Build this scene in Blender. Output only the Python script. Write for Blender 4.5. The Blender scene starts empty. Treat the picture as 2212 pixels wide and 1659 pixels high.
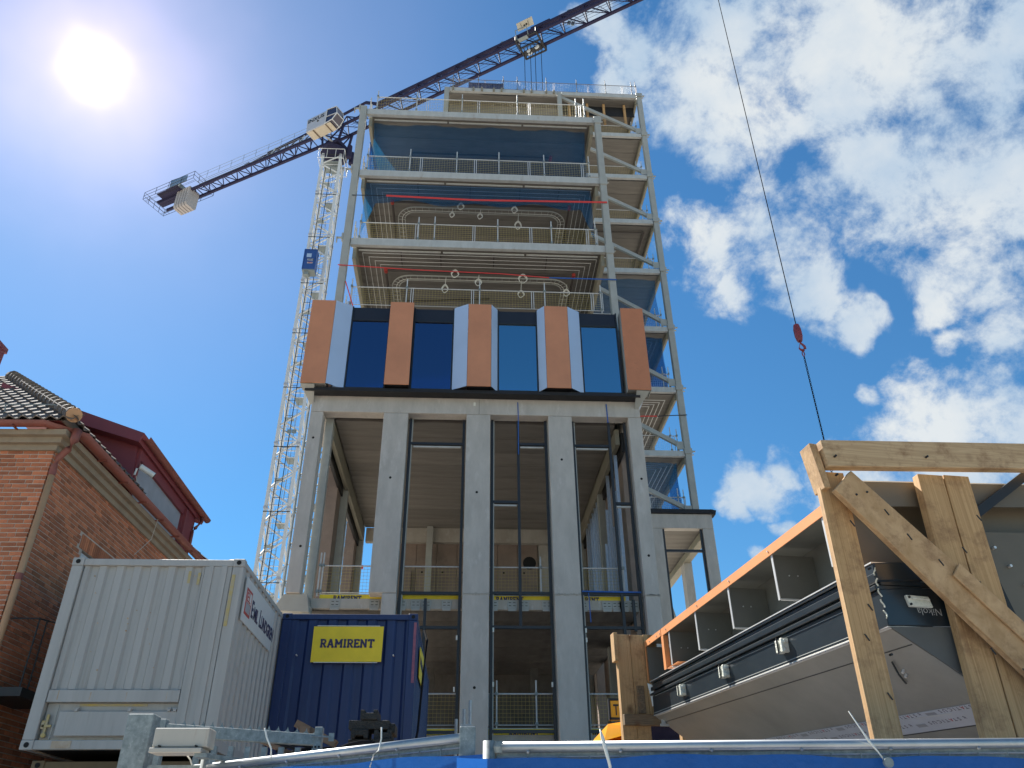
import bpy, math, random
from mathutils import Vector as V, Matrix
random.seed(7)
rnd = random.uniform
rad = math.radians
SC = bpy.context.scene
COL = SC.collection

# ------------------------------------------------------------------ camera
PITCH, YAW, ROLL = rad(31.277), rad(3.52), rad(-0.58)
CAMZ = 1.6
cp, sp = math.cos(PITCH), math.sin(PITCH)
FWD = V((math.sin(YAW) * cp, math.cos(YAW) * cp, sp))
R0 = V((math.cos(YAW), -math.sin(YAW), 0)); U0 = R0.cross(FWD)
RT = math.cos(ROLL) * R0 + math.sin(ROLL) * U0
UP = -math.sin(ROLL) * R0 + math.cos(ROLL) * U0
cam = bpy.data.cameras.new('camera'); camo = bpy.data.objects.new('camera', cam); COL.objects.link(camo)
camo.matrix_world = Matrix(((RT.x, UP.x, -FWD.x, 0), (RT.y, UP.y, -FWD.y, 0), (RT.z, UP.z, -FWD.z, CAMZ), (0, 0, 0, 1)))
cam.sensor_width = 36; cam.lens = 3117 / 4032 * 36; cam.clip_start = 0.05; cam.clip_end = 3000
SC.camera = camo

# ------------------------------------------------------------------ light
SUN_EL, SUN_AZ = rad(46.0), rad(-35.6)           # azimuth clockwise from +Y
SUND = V((math.sin(SUN_AZ) * math.cos(SUN_EL), math.cos(SUN_AZ) * math.cos(SUN_EL), math.sin(SUN_EL)))
sl = bpy.data.lights.new('sun', 'SUN'); sl.energy = 5.0; sl.angle = rad(0.5); sl.color = (1, .95, .87)
so = bpy.data.objects.new('sun', sl); COL.objects.link(so)
so.rotation_euler = (-SUND).to_track_quat('-Z', 'Y').to_euler(); so.location = (0, 0, 90)
SC.view_settings.view_transform = 'Standard'; SC.view_settings.look = 'None'
SC.view_settings.exposure = 1.14; SC.view_settings.gamma = 1.0
try: SC.view_settings.use_curve_mapping = False
except Exception: pass
SC.render.engine = 'CYCLES'
SC.cycles.max_bounces = 7; SC.cycles.diffuse_bounces = 4; SC.cycles.transparent_max_bounces = 12
SC.cycles.glossy_bounces = 4

W = bpy.data.worlds.new('World'); SC.world = W; W.use_nodes = True
nt = W.node_tree; nt.nodes.clear()
def N(tree, t, **kw):
    n = tree.nodes.new(t)
    for k, v in kw.items():
        if k.startswith('i_'):
            n.inputs[int(k[2:])].default_value = v
        else: setattr(n, k, v)
    return n
def wire(tree, a, b, i=0, o=0): tree.links.new(a.outputs[o], b.inputs[i]); return b
def Mth(tree, op, a, b=None, c=None):
    n = tree.nodes.new('ShaderNodeMath'); n.operation = op
    for i, x in enumerate((a, b, c)):
        if x is None: continue
        if hasattr(x, 'node'): tree.links.new(x, n.inputs[i])
        else: n.inputs[i].default_value = x
    return n.outputs[0]
sky = N(nt, 'ShaderNodeTexSky', sky_type='NISHITA', sun_disc=False)
sky.sun_elevation = SUN_EL; sky.sun_rotation = SUN_AZ; sky.altitude = 50
sky.air_density = 1.15; sky.dust_density = 0.08; sky.ozone_density = 2.6
tc = N(nt, 'ShaderNodeTexCoord')
vn = N(nt, 'ShaderNodeVectorMath', operation='NORMALIZE'); nt.links.new(tc.outputs['Generated'], vn.inputs[0])
DIR = vn.outputs[0]
def warp(base, scale, amt, det):
    w = N(nt, 'ShaderNodeTexNoise'); nt.links.new(DIR, w.inputs['Vector']); w.inputs['Scale'].default_value = scale; w.inputs['Detail'].default_value = det
    a = N(nt, 'ShaderNodeVectorMath', operation='SUBTRACT'); nt.links.new(w.outputs['Color'], a.inputs[0]); a.inputs[1].default_value = (.5, .5, .5)
    b = N(nt, 'ShaderNodeVectorMath', operation='MULTIPLY_ADD'); nt.links.new(a.outputs[0], b.inputs[0]); b.inputs[1].default_value = (amt, amt, amt); nt.links.new(base, b.inputs[2])
    c = N(nt, 'ShaderNodeVectorMath', operation='NORMALIZE'); nt.links.new(b.outputs[0], c.inputs[0]); return c.outputs[0]
WDIR = warp(DIR, 9, .13, 4)
def ddot(v, D=None):
    n = N(nt, 'ShaderNodeVectorMath', operation='DOT_PRODUCT'); nt.links.new(D or DIR, n.inputs[0]); n.inputs[1].default_value = v
    return n.outputs['Value']
def skydir(u, v):                                  # compass direction of a cloud bank, from bearings measured off the photograph
    d = FWD + (u - 1106) / 1710 * RT - (v - 829.5) / 1710 * UP
    return d.normalized()
CLOUDS = [(1400,150,95),(1500,60,120),(1480,210,130),(1600,130,170),(1560,290,110),(1640,300,130),(1760,230,190),(1830,60,190),(1900,340,170),(1960,440,120),
 (2030,190,220),(2150,60,200),(2110,420,170),(2180,250,170),(2060,520,110),(2180,560,90),(1290,60,60),(1330,200,55),(1540,545,110),(1650,545,115),(1720,620,85),(1600,660,65),(1480,480,60),
 (1830,705,55),(1760,650,40),(2030,645,42),(2110,610,50),(2070,720,40),(2060,785,62),(2180,760,30),(1872,835,42),
 (1900,935,95),(1990,875,100),(2090,890,120),(2200,930,150),(2060,1010,170),(1900,1050,130),(1650,1040,66),(1600,1075,40),(1720,1020,34),(1690,1120,28),
 (1640,1215,34),(2300,300,260),(2400,700,260),(2350,1000,260),(1600,-200,260),(2000,-260,300),(2500,0,350),(1080,100,0.1)]
acc = None
for (u, v, r) in CLOUDS:
    c = skydir(u, v); dt = ddot(c, WDIR)
    ro = r * 1.28 / 1710; ri = r * 0.0 / 1710
    m = N(nt, 'ShaderNodeMapRange', interpolation_type='LINEAR'); nt.links.new(dt, m.inputs[0])
    m.inputs[1].default_value = math.cos(ro); m.inputs[2].default_value = math.cos(ri)
    m.inputs[3].default_value = 0; m.inputs[4].default_value = 1
    acc = m.outputs[0] if acc is None else Mth(nt, 'MAXIMUM', acc, m.outputs[0])
# unseen low cloud banks behind the camera, added as neutral fill light
sepd = N(nt, 'ShaderNodeSeparateXYZ'); nt.links.new(DIR, sepd.inputs[0])
zc = Mth(nt, 'ADD', Mth(nt, 'MAXIMUM', sepd.outputs[2], 0.0), 0.25)
cx = Mth(nt, 'DIVIDE', sepd.outputs[0], zc); cy = Mth(nt, 'DIVIDE', sepd.outputs[1], zc)
cb = N(nt, 'ShaderNodeCombineXYZ'); nt.links.new(cx, cb.inputs[0]); nt.links.new(cy, cb.inputs[1])
n1 = N(nt, 'ShaderNodeTexNoise'); nt.links.new(DIR, n1.inputs['Vector']); n1.inputs['Scale'].default_value = 11.0
n1.inputs['Detail'].default_value = 11; n1.inputs['Roughness'].default_value = 0.64; n1.inputs['Distortion'].default_value = 0.15
n2 = N(nt, 'ShaderNodeTexNoise'); nt.links.new(DIR, n2.inputs['Vector']); n2.inputs['Scale'].default_value = 7.0
n2.inputs['Detail'].default_value = 7; n2.inputs['Roughness'].default_value = 0.5
n3 = N(nt, 'ShaderNodeTexNoise'); nt.links.new(cb.outputs[0], n3.inputs['Vector']); n3.inputs['Scale'].default_value = 0.9
n3.inputs['Detail'].default_value = 3
behind = N(nt, 'ShaderNodeMapRange'); nt.links.new(sepd.outputs[1], behind.inputs[0])
for i, x in enumerate((0.05, -0.5, 0, 0.9)): behind.inputs[i + 1].default_value = x
low = N(nt, 'ShaderNodeMapRange'); nt.links.new(sepd.outputs[2], low.inputs[0])
for i, x in enumerate((0.34, 0.50, 1, 0)): low.inputs[i + 1].default_value = x
far_bank = Mth(nt, 'MULTIPLY', Mth(nt, 'MULTIPLY', behind.outputs[0], low.outputs[0]), n3.outputs[0])
acc = Mth(nt, 'MAXIMUM', acc, far_bank)
dens = Mth(nt, 'ADD', Mth(nt, 'MULTIPLY', acc, 0.95), Mth(nt, 'MULTIPLY', Mth(nt, 'SUBTRACT', n1.outputs[0], 0.5), 3.5))
cm = N(nt, 'ShaderNodeMapRange', interpolation_type='SMOOTHSTEP'); nt.links.new(dens, cm.inputs[0])
cm.inputs[1].default_value = 0.25; cm.inputs[2].default_value = 1.05; cm.inputs[4].default_value = 0.97
gate = Mth(nt, 'MULTIPLY', cm.outputs[0], Mth(nt, 'MINIMUM', Mth(nt, 'MULTIPLY', acc, 4.0), 1.0))
gate = Mth(nt, 'MULTIPLY', gate, Mth(nt, 'MINIMUM', Mth(nt, 'MAXIMUM', Mth(nt, 'MULTIPLY', sepd.outputs[2], 8.0), 0.0), 1.0))
shade = N(nt, 'ShaderNodeMapRange'); nt.links.new(Mth(nt, 'ADD', Mth(nt, 'MULTIPLY', n2.outputs[0], .7), Mth(nt, 'MULTIPLY', n1.outputs[0], .3)), shade.inputs[0])
shade.inputs[1].default_value = .38; shade.inputs[2].default_value = .62
cr = N(nt, 'ShaderNodeMix', data_type='RGBA'); nt.links.new(shade.outputs[0], cr.inputs['Factor'])
cr.inputs['A'].default_value = (2.1, 2.75, 3.5, 1); cr.inputs['B'].default_value = (3.6, 3.8, 3.9, 1)
# clear-sky tint
hs = N(nt, 'ShaderNodeMix', data_type='RGBA', blend_type='MULTIPLY'); hs.inputs['Factor'].default_value = 1
nt.links.new(sky.outputs[0], hs.inputs['A']); hs.inputs['B'].default_value = (0.235, 0.475, 0.60, 1)
# sun aureole (sun core, haze and lens glare painted into the sky)
sd = ddot(SUND, warp(DIR, 16, .035, 2))
def glow(deg0, deg1, power, col):
    m = N(nt, 'ShaderNodeMapRange'); nt.links.new(Mth(nt, 'ARCCOSINE', Mth(nt, 'MINIMUM', sd, 0.999999)), m.inputs[0])
    m.inputs[1].default_value = rad(deg0); m.inputs[2].default_value = rad(deg1); m.inputs[3].default_value = 1; m.inputs[4].default_value = 0
    g = Mth(nt, 'POWER', m.outputs[0], power)
    n = N(nt, 'ShaderNodeVectorMath', operation='SCALE'); n.inputs[0].default_value = col; nt.links.new(g, n.inputs['Scale']); return n.outputs[0]
def vadd(a, b):
    n = N(nt, 'ShaderNodeVectorMath', operation='ADD'); nt.links.new(a, n.inputs[0]); nt.links.new(b, n.inputs[1]); return n.outputs[0]
mixc = N(nt, 'ShaderNodeMix', data_type='RGBA'); nt.links.new(gate, mixc.inputs['Factor'])
nt.links.new(hs.outputs['Result'], mixc.inputs['A']); nt.links.new(cr.outputs['Result'], mixc.inputs['B'])
skyc = vadd(mixc.outputs['Result'], glow(0.0, 3.6, 4.2, (22, 20, 19)))
skyc = vadd(skyc, glow(0, 14, 2.4, (3.4, 2.2, 2.2)))
skyc = vadd(skyc, glow(0, 34, 1.7, (1.5, 1.0, 0.8)))
bg = N(nt, 'ShaderNodeBackground'); nt.links.new(skyc, bg.inputs[0]); bg.inputs[1].default_value = 0.10
wo = N(nt, 'ShaderNodeOutputWorld'); nt.links.new(bg.outputs[0], wo.inputs[0])
W.cycles.sampling_method = 'MANUAL'; W.cycles.sample_map_resolution = 512

# ------------------------------------------------------------------ materials
def new_mat(name):
    m = bpy.data.materials.new(name); m.use_nodes = True
    b = m.node_tree.nodes['Principled BSDF']; return m, m.node_tree, b
def mat(name, c, rough=.6, metal=0., var=.12, scale=3., c2=None, stain=None, stain_scale=1.2, stain_amt=.5, bump=.0, bscale=40., stretch=(1, 1, 1), spec=.5, rndv=0., island=False, trans=0.):
    m, t, b = new_mat(name)
    co = N(t, 'ShaderNodeTexCoord'); mp = N(t, 'ShaderNodeMapping'); t.links.new(co.outputs['Object'], mp.inputs[0]); mp.inputs['Scale'].default_value = stretch
    n = N(t, 'ShaderNodeTexNoise'); t.links.new(mp.outputs[0], n.inputs['Vector']); n.inputs['Scale'].default_value = scale; n.inputs['Detail'].default_value = 8; n.inputs['Roughness'].default_value = .65
    r = N(t, 'ShaderNodeMapRange'); t.links.new(n.outputs[0], r.inputs[0]); r.inputs[1].default_value = .3; r.inputs[2].default_value = .7
    mx = N(t, 'ShaderNodeMix', data_type='RGBA'); t.links.new(r.outputs[0], mx.inputs['Factor'])
    if c2 is None:
        ca = tuple(x * (1 - var) for x in c); cbb = tuple(min(1, x * (1 + var)) for x in c)
    else: ca, cbb = c, c2
    mx.inputs['A'].default_value = (*ca, 1); mx.inputs['B'].default_value = (*cbb, 1)
    out = mx.outputs['Result']
    if stain:
        s = N(t, 'ShaderNodeTexNoise'); t.links.new(mp.outputs[0], s.inputs['Vector']); s.inputs['Scale'].default_value = stain_scale; s.inputs['Detail'].default_value = 10; s.inputs['Roughness'].default_value = .7
        sr = N(t, 'ShaderNodeMapRange'); t.links.new(s.outputs[0], sr.inputs[0]); sr.inputs[1].default_value = .56; sr.inputs[2].default_value = .72; sr.inputs[4].default_value = stain_amt
        m2 = N(t, 'ShaderNodeMix', data_type='RGBA'); t.links.new(sr.outputs[0], m2.inputs['Factor']); t.links.new(out, m2.inputs['A']); m2.inputs['B'].default_value = (*stain, 1)
        out = m2.outputs['Result']
    if rndv:
        if island: g = N(t, 'ShaderNodeNewGeometry').outputs['Random Per Island']
        else: g = N(t, 'ShaderNodeObjectInfo').outputs['Random']
        h = N(t, 'ShaderNodeMapRange'); t.links.new(g, h.inputs[0]); h.inputs[3].default_value = 1 - rndv; h.inputs[4].default_value = 1 + rndv
        sc_ = N(t, 'ShaderNodeVectorMath', operation='SCALE'); t.links.new(out, sc_.inputs[0]); t.links.new(h.outputs[0], sc_.inputs['Scale']); out = sc_.outputs[0]
    t.links.new(out, b.inputs['Base Color'])
    b.inputs['Roughness'].default_value = rough; b.inputs['Metallic'].default_value = metal
    b.inputs['Specular IOR Level'].default_value = spec
    if bump:
        bn = N(t, 'ShaderNodeTexNoise'); t.links.new(mp.outputs[0], bn.inputs['Vector']); bn.inputs['Scale'].default_value = bscale; bn.inputs['Detail'].default_value = 5
        bp = N(t, 'ShaderNodeBump'); t.links.new(bn.outputs[0], bp.inputs['Height']); bp.inputs['Strength'].default_value = bump; bp.inputs['Distance'].default_value = .02
        t.links.new(bp.outputs[0], b.inputs['Normal'])
    if trans:
        o = t.nodes['Material Output']; tr = N(t, 'ShaderNodeBsdfTranslucent'); t.links.new(out, tr.inputs[0])
        ms = N(t, 'ShaderNodeMixShader'); ms.inputs[0].default_value = trans; t.links.new(b.outputs[0], ms.inputs[1]); t.links.new(tr.outputs[0], ms.inputs[2]); t.links.new(ms.outputs[0], o.inputs[0])
    return m
M = {}
M['concrete'] = mat('precast_concrete', (.46, .43, .385), .85, var=.13, scale=1.6, stain=(.62, .59, .55), stain_scale=2.0, stain_amt=.7, bump=.25, bscale=45, stretch=(1.6, 1.6, .55))
M['conc_dirty'] = mat('stained_concrete', (.46, .435, .385), .85, c2=(.33, .30, .25), scale=1.2, stain=(.55, .54, .52), stain_scale=4, stain_amt=.6, bump=.2, stretch=(1, 1, .5))
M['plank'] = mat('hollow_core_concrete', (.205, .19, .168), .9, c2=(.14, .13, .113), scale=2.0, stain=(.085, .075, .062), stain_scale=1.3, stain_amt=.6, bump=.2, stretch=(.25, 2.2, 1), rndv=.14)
M['plank_dark'] = mat('dark_concrete', (.13, .12, .11), .9, c2=(.08, .075, .067), scale=1.6, stain=(.07, .06, .05), stain_scale=1.2, stain_amt=.5, bump=.2, stretch=(1.5, .5, 1), rndv=.1)  # darker concrete for the lower floors and inner walls
M['pinkconc'] = mat('formed_concrete_wall', (.29, .225, .18), .9, c2=(.21, .16, .13), scale=1.4, stain=(.16, .105, .08), stain_scale=2.0, stain_amt=.5, bump=.15, rndv=.08)
M['steel'] = mat('primer_painted_steel', (.35, .355, .325), .55, var=.10, scale=2, stain=(.30, .26, .20), stain_scale=5, stain_amt=.25)
M['steel_light'] = mat('light_painted_steel', (.44, .45, .43), .6, var=.12, scale=3, stain=(.30, .22, .17), stain_scale=3.5, stain_amt=.6, stretch=(1, 1, .35))
M['girder'] = mat('beige_girder_paint', (.24, .225, .17), .6, var=.1, scale=1.5)
M['black'] = mat('black_steel_frame', (.018, .019, .022), .45, var=.2, scale=4)
M['blackfab'] = mat('black_membrane', (.012, .012, .014), .7, var=.3, scale=5, bump=.4, bscale=8)
M['galv'] = mat('galvanised_steel', (.50, .52, .53), .42, .75, c2=(.36, .39, .40), scale=9, stain=(.62, .63, .63), stain_scale=18, stain_amt=.5)
M['galvd'] = mat('weathered_galvanised_steel', (.31, .35, .345), .6, .2, c2=(.13, .16, .165), scale=26, stain=(.46, .49, .48), stain_scale=34, stain_amt=.8)
M['tube'] = mat('scaffold_tube', (.56, .56, .54), .5, .15, var=.15, scale=8)
M['darktube'] = mat('silhouette_scaffold_tube', (.22, .20, .21), .6, .1)  # tube colour darkened so the roof rail reads as a backlit silhouette
M['wire'] = mat('yellow_grey_mesh_wire', (.42, .34, .12), .6, 0, var=.1)
M['wireg'] = mat('galvanised_wire', (.4, .4, .38), .6, .0, var=.1)
M['orange'] = mat('copper_anodised_panel', (.60, .25, .125), .45, .12, var=.10, scale=.7, bump=.02, rndv=.0)
M['orange_dull'] = mat('scuffed_copper_panel', (.54, .205, .095), .5, .1, var=.08, scale=3, stain=(.33, .12, .06), stain_scale=6, stain_amt=.5)
M['orange_flange'] = mat('orange_coated_flange', (.75, .30, .11), .45, .0, var=.08, scale=3)
M['silver'] = mat('pale_anodised_panel', (.50, .60, .74), .38, .25, var=.04, scale=.8)
M['dark_spandrel'] = mat('dark_spandrel_panel', (.020, .020, .026), .35, var=.1)
M['plywood'] = mat('plywood_board', (.17, .12, .075), .75, c2=(.12, .09, .06), scale=1.5, stretch=(.4, 1, 3), rndv=.1)
M['yellow'] = mat('yellow_board', (.80, .60, .02), .5, var=.07, scale=3)
M['navy'] = mat('navy_lettering', (.030, .022, .075), .5, var=.05)
M['cream'] = mat('crane_off_white', (.62, .63, .63), .5, var=.08, scale=2)
M['purple'] = mat('crane_dark_violet_paint', (.028, .026, .060), .75, var=.15, scale=2, spec=.2)
M['ballast'] = mat('ballast_concrete', (.36, .335, .33), .8, var=.1, scale=1)
M['cabin'] = mat('cabin_grey_paint', (.42, .43, .47), .45, var=.05)
M['cabin_under'] = mat('cabin_beige_floor', (.50, .44, .34), .6, var=.08)
M['cabin_glass'] = mat('cabin_dark_glass', (.03, .025, .05), .08, var=.2, spec=.8)
M['red'] = mat('red_strap', (.62, .05, .04), .7, var=.1)
M['redpipe'] = mat('red_pipe_clamp', (.35, .03, .02), .6, var=.1)
M['darkpipe'] = mat('dark_sprinkler_pipe', (.045, .035, .03), .6, var=.2)
M['bluestrap'] = mat('blue_strap', (.02, .10, .35), .7, var=.1)
M['whiteplastic'] = mat('white_plastic', (.72, .72, .66), .45, var=.06, scale=10)
M['contw'] = mat('light_grey_container_paint', (.40, .385, .36), .5, var=.08, scale=1.3, stain=(.28, .25, .21), stain_scale=1.1, stain_amt=.6, stretch=(5, 5, .35), bump=.35, bscale=1.5)
M['contrust'] = mat('rusty_container_paint', (.52, .47, .38), .6, c2=(.36, .20, .09), scale=3, stain=(.10, .05, .03), stain_scale=4, stain_amt=.8)
M['contyel'] = mat('yellow_old_paint', (.50, .36, .08), .6, c2=(.40, .36, .28), scale=8)
M['contb'] = mat('navy_container_paint', (.010, .026, .105), .45, var=.15, scale=1.4, stain=(.03, .06, .15), stain_scale=1.1, stain_amt=.5, stretch=(5, 5, .35), bump=.3, bscale=1.5)
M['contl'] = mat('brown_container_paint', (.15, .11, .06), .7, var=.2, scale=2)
M['faded_red'] = mat('faded_red_sticker', (.34, .12, .16), .7, c2=(.16, .06, .12), scale=12)
M['void'] = mat('dark_recess', (.012, .012, .012), .9)
M['signw'] = mat('white_sign_board', (.60, .61, .60), .4, var=.04)
M['signred'] = mat('red_logo_frame', (.42, .05, .04), .5)
M['signgrey'] = mat('grey_logo_field', (.33, .34, .36), .5)
M['mortar'] = mat('mortar', (.50, .40, .32), .95, var=.15, scale=6, bump=.3)
M['brick'] = mat('red_brick', (.58, .20, .085), .9, c2=(.41, .135, .065), scale=5, stain=(.24, .10, .07), stain_scale=9, stain_amt=.45, bump=.3, bscale=70, rndv=.30)
M['brick_field'] = mat('red_brick_far', (.52, .185, .08), .9, c2=(.37, .125, .06), scale=5, stain=(.20, .09, .06), stain_scale=7, stain_amt=.5, bump=.3, bscale=70, rndv=.34, island=True)
M['cornice'] = mat('sandstone_render', (.36, .28, .19), .9, c2=(.27, .205, .14), scale=3, stain=(.20, .15, .10), stain_scale=5, stain_amt=.5)
M['gutter'] = mat('red_oxide_gutter', (.25, .075, .052), .5, var=.15, scale=5, stain=(.20, .09, .07), stain_scale=8, stain_amt=.5)
M['sandpipe'] = mat('sand_painted_pipe', (.55, .30, .15), .6, var=.1)
M['redmetal'] = mat('oxide_red_sheet_metal', (.22, .045, .05), .55, var=.08, scale=1.5)
M['tile'] = mat('weathered_clay_tile', (.12, .085, .065), .85, c2=(.19, .16, .135), scale=7, stain=(.07, .07, .05), stain_scale=10, stain_amt=.7, bump=.3, rndv=.25)
M['lampblack'] = mat('black_iron', (.012, .012, .013), .5)
M['box'] = mat('beige_enamel', (.48, .44, .37), .5, var=.06, scale=3, stain=(.30, .19, .12), stain_scale=4, stain_amt=.6, stretch=(3, 1, .4))
M['foam'] = mat('dark_foam_block', (.040, .040, .036), .95, var=.3, scale=25, bump=.8, bscale=60, rndv=.2)
M['cable'] = mat('black_cable', (.018, .018, .02), .95, spec=.05)
M['palletw'] = mat('old_pallet_wood', (.20, .13, .085), .85, var=.3, scale=5, stretch=(1, 6, 6))
M['hookred'] = mat('red_hook_paint', (.22, .035, .04), .5, var=.3, scale=9)
M['truck'] = mat('amber_truck_paint', (.85, .36, .01), .3, var=.03)
M['asphalt'] = mat('asphalt', (.06, .06, .06), .9, var=.2, scale=4, bump=.3)
M['gravel'] = mat('pale_crushed_gravel', (.50, .45, .385), .95, c2=(.40, .36, .30), scale=3, bump=.6, bscale=50)
M['sheet'] = mat('galvanised_sheet', (.40, .39, .35), .42, .4, c2=(.29, .285, .255), scale=2.2, stain=(.30, .30, .29), stain_scale=5, stain_amt=.4)
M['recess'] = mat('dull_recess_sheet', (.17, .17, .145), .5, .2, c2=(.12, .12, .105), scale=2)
M['cheek'] = mat('darkened_grey_sheet', (.125, .122, .108), .7, .0, c2=(.10, .098, .088), scale=3)  # sheet colour darkened so the sky-lit end face matches the underside
M['sheet_tan'] = mat('brushed_metal_sheet', (.165, .135, .095), .5, .15, c2=(.12, .10, .07), scale=1.0)
M['profile'] = mat('black_window_profile', (.018, .026, .032), .28, .1, var=.25, scale=3, spec=.6)
M['edge'] = mat('bright_sheet_edge', (.62, .62, .60), .4, .4)
M['tape'] = mat('white_printed_membrane', (.55, .57, .60), .5, var=.08, scale=5)
M['tapetext'] = mat('dark_print', (.10, .09, .12), .6)
M['plasticpale'] = mat('pale_plastic_clip', (.66, .66, .55), .5, var=.2, scale=30, bump=.5, bscale=80)
M['tarp'] = mat('blue_debris_net', (.018, .13, .46), .55, var=.10, scale=5, trans=.4, bump=.3, bscale=30)
M['stud'] = mat('galvanised_stud', (.50, .57, .66), .35, .5, c2=(.36, .43, .53), scale=18, stretch=(1, 1, .5))
M['bluepaint'] = mat('blue_hoist_paint', (.03, .08, .26), .5, var=.1)
M['redprint'] = mat('red_print', (.4, .03, .03), .6)
def wood(name, c, c2, knot=(.14, .06, .02), axis=(1, 1, 1)):
    m, t, b = new_mat(name)
    co = N(t, 'ShaderNodeTexCoord'); mp = N(t, 'ShaderNodeMapping'); t.links.new(co.outputs['Generated'], mp.inputs[0]); mp.inputs['Scale'].default_value = axis
    oi = N(t, 'ShaderNodeObjectInfo'); ad = N(t, 'ShaderNodeVectorMath', operation='ADD'); t.links.new(mp.outputs[0], ad.inputs[0]); t.links.new(oi.outputs['Random'], ad.inputs[1])
    sc9 = N(t, 'ShaderNodeVectorMath', operation='ADD'); t.links.new(ad.outputs[0], sc9.inputs[0]); sc9.inputs[1].default_value = (0, 0, 0)
    g = N(t, 'ShaderNodeTexNoise'); t.links.new(sc9.outputs[0], g.inputs['Vector']); g.inputs['Scale'].default_value = 1; g.inputs['Detail'].default_value = 6; g.inputs['Roughness'].default_value = .6; g.inputs['Distortion'].default_value = .6
    mx = N(t, 'ShaderNodeMix', data_type='RGBA'); r = N(t, 'ShaderNodeMapRange'); t.links.new(g.outputs[0], r.inputs[0]); r.inputs[1].default_value = .36; r.inputs[2].default_value = .66
    t.links.new(r.outputs[0], mx.inputs['Factor']); mx.inputs['A'].default_value = (*c, 1); mx.inputs['B'].default_value = (*c2, 1)
    k = N(t, 'ShaderNodeTexVoronoi'); mpk = N(t, 'ShaderNodeMapping'); t.links.new(co.outputs['Object'], mpk.inputs[0]); mpk.inputs['Scale'].default_value = (5, 5, 4)
    t.links.new(mpk.outputs[0], k.inputs['Vector']); k.inputs['Scale'].default_value = 1.0
    kr = N(t, 'ShaderNodeMapRange'); t.links.new(k.outputs['Distance'], kr.inputs[0]); kr.inputs[1].default_value = .20; kr.inputs[2].default_value = .05; kr.inputs[3].default_value = 0; kr.inputs[4].default_value = .85
    m2 = N(t, 'ShaderNodeMix', data_type='RGBA'); t.links.new(kr.outputs[0], m2.inputs['Factor']); t.links.new(mx.outputs['Result'], m2.inputs['A']); m2.inputs['B'].default_value = (*knot, 1)
    s = N(t, 'ShaderNodeTexNoise'); t.links.new(co.outputs['Object'], s.inputs['Vector']); s.inputs['Scale'].default_value = 7; s.inputs['Detail'].default_value = 8; s.inputs['Roughness'].default_value = .75
    sr = N(t, 'ShaderNodeMapRange'); t.links.new(s.outputs[0], sr.inputs[0]); sr.inputs[1].default_value = .50; sr.inputs[2].default_value = .68; sr.inputs[4].default_value = .75
    m3 = N(t, 'ShaderNodeMix', data_type='RGBA'); t.links.new(sr.outputs[0], m3.inputs['Factor']); t.links.new(m2.outputs['Result'], m3.inputs['A']); m3.inputs['B'].default_value = (.22, .11, .045, 1)
    t.links.new(m3.outputs['Result'], b.inputs['Base Color']); b.inputs['Roughness'].default_value = .72
    bp = N(t, 'ShaderNodeBump'); t.links.new(g.outputs[0], bp.inputs['Height']); bp.inputs['Strength'].default_value = .25; bp.inputs['Distance'].default_value = .004; t.links.new(bp.outputs[0], b.inputs['Normal'])
    return m
M['woodv'] = wood('pine_upright', (.56, .345, .155), (.39, .22, .088), axis=(26, 8, 1.2))
M['woodh'] = wood('pine_crossbeam', (.58, .40, .22), (.42, .27, .135), axis=(1.2, 8, 22))
M['woodd'] = wood('pine_brace', (.57, .36, .18), (.40, .235, .10), axis=(9, 9, 9))
M['wooddirty'] = wood('dirty_pine', (.26, .17, .09), (.10, .07, .04), axis=(1.2, 8, 16))
def glass_mat(name, tint, k):
    m, t, b = new_mat(name)
    o = t.nodes['Material Output']
    gl = N(t, 'ShaderNodeBsdfGlossy'); gl.inputs['Color'].default_value = (*tint, 1); gl.inputs['Roughness'].default_value = .03
    tr = N(t, 'ShaderNodeBsdfTransparent'); tr.inputs['Color'].default_value = (.16, .26, .48, 1)
    co = N(t, 'ShaderNodeTexCoord'); nz = N(t, 'ShaderNodeTexNoise'); t.links.new(co.outputs['Object'], nz.inputs['Vector']); nz.inputs['Scale'].default_value = .6
    bp = N(t, 'ShaderNodeBump'); t.links.new(nz.outputs[0], bp.inputs['Height']); bp.inputs['Strength'].default_value = .03; t.links.new(bp.outputs[0], gl.inputs['Normal'])
    fr = N(t, 'ShaderNodeFresnel'); fr.inputs[0].default_value = 1.9
    f = Mth(t, 'ADD', Mth(t, 'MULTIPLY', fr.outputs[0], .9), k)
    ms = N(t, 'ShaderNodeMixShader'); t.links.new(f, ms.inputs[0]); t.links.new(tr.outputs[0], ms.inputs[1]); t.links.new(gl.outputs[0], ms.inputs[2]); t.links.new(ms.outputs[0], o.inputs[0])
    return m
M['glass'] = glass_mat('navy_tinted_glass', (.50, .62, .95), .20)
M['glass2'] = glass_mat('tinted_glass_bright_reflection', (.62, .88, 1), .50)  # same tinted glass, with a brighter sky reflection put into the material
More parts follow.
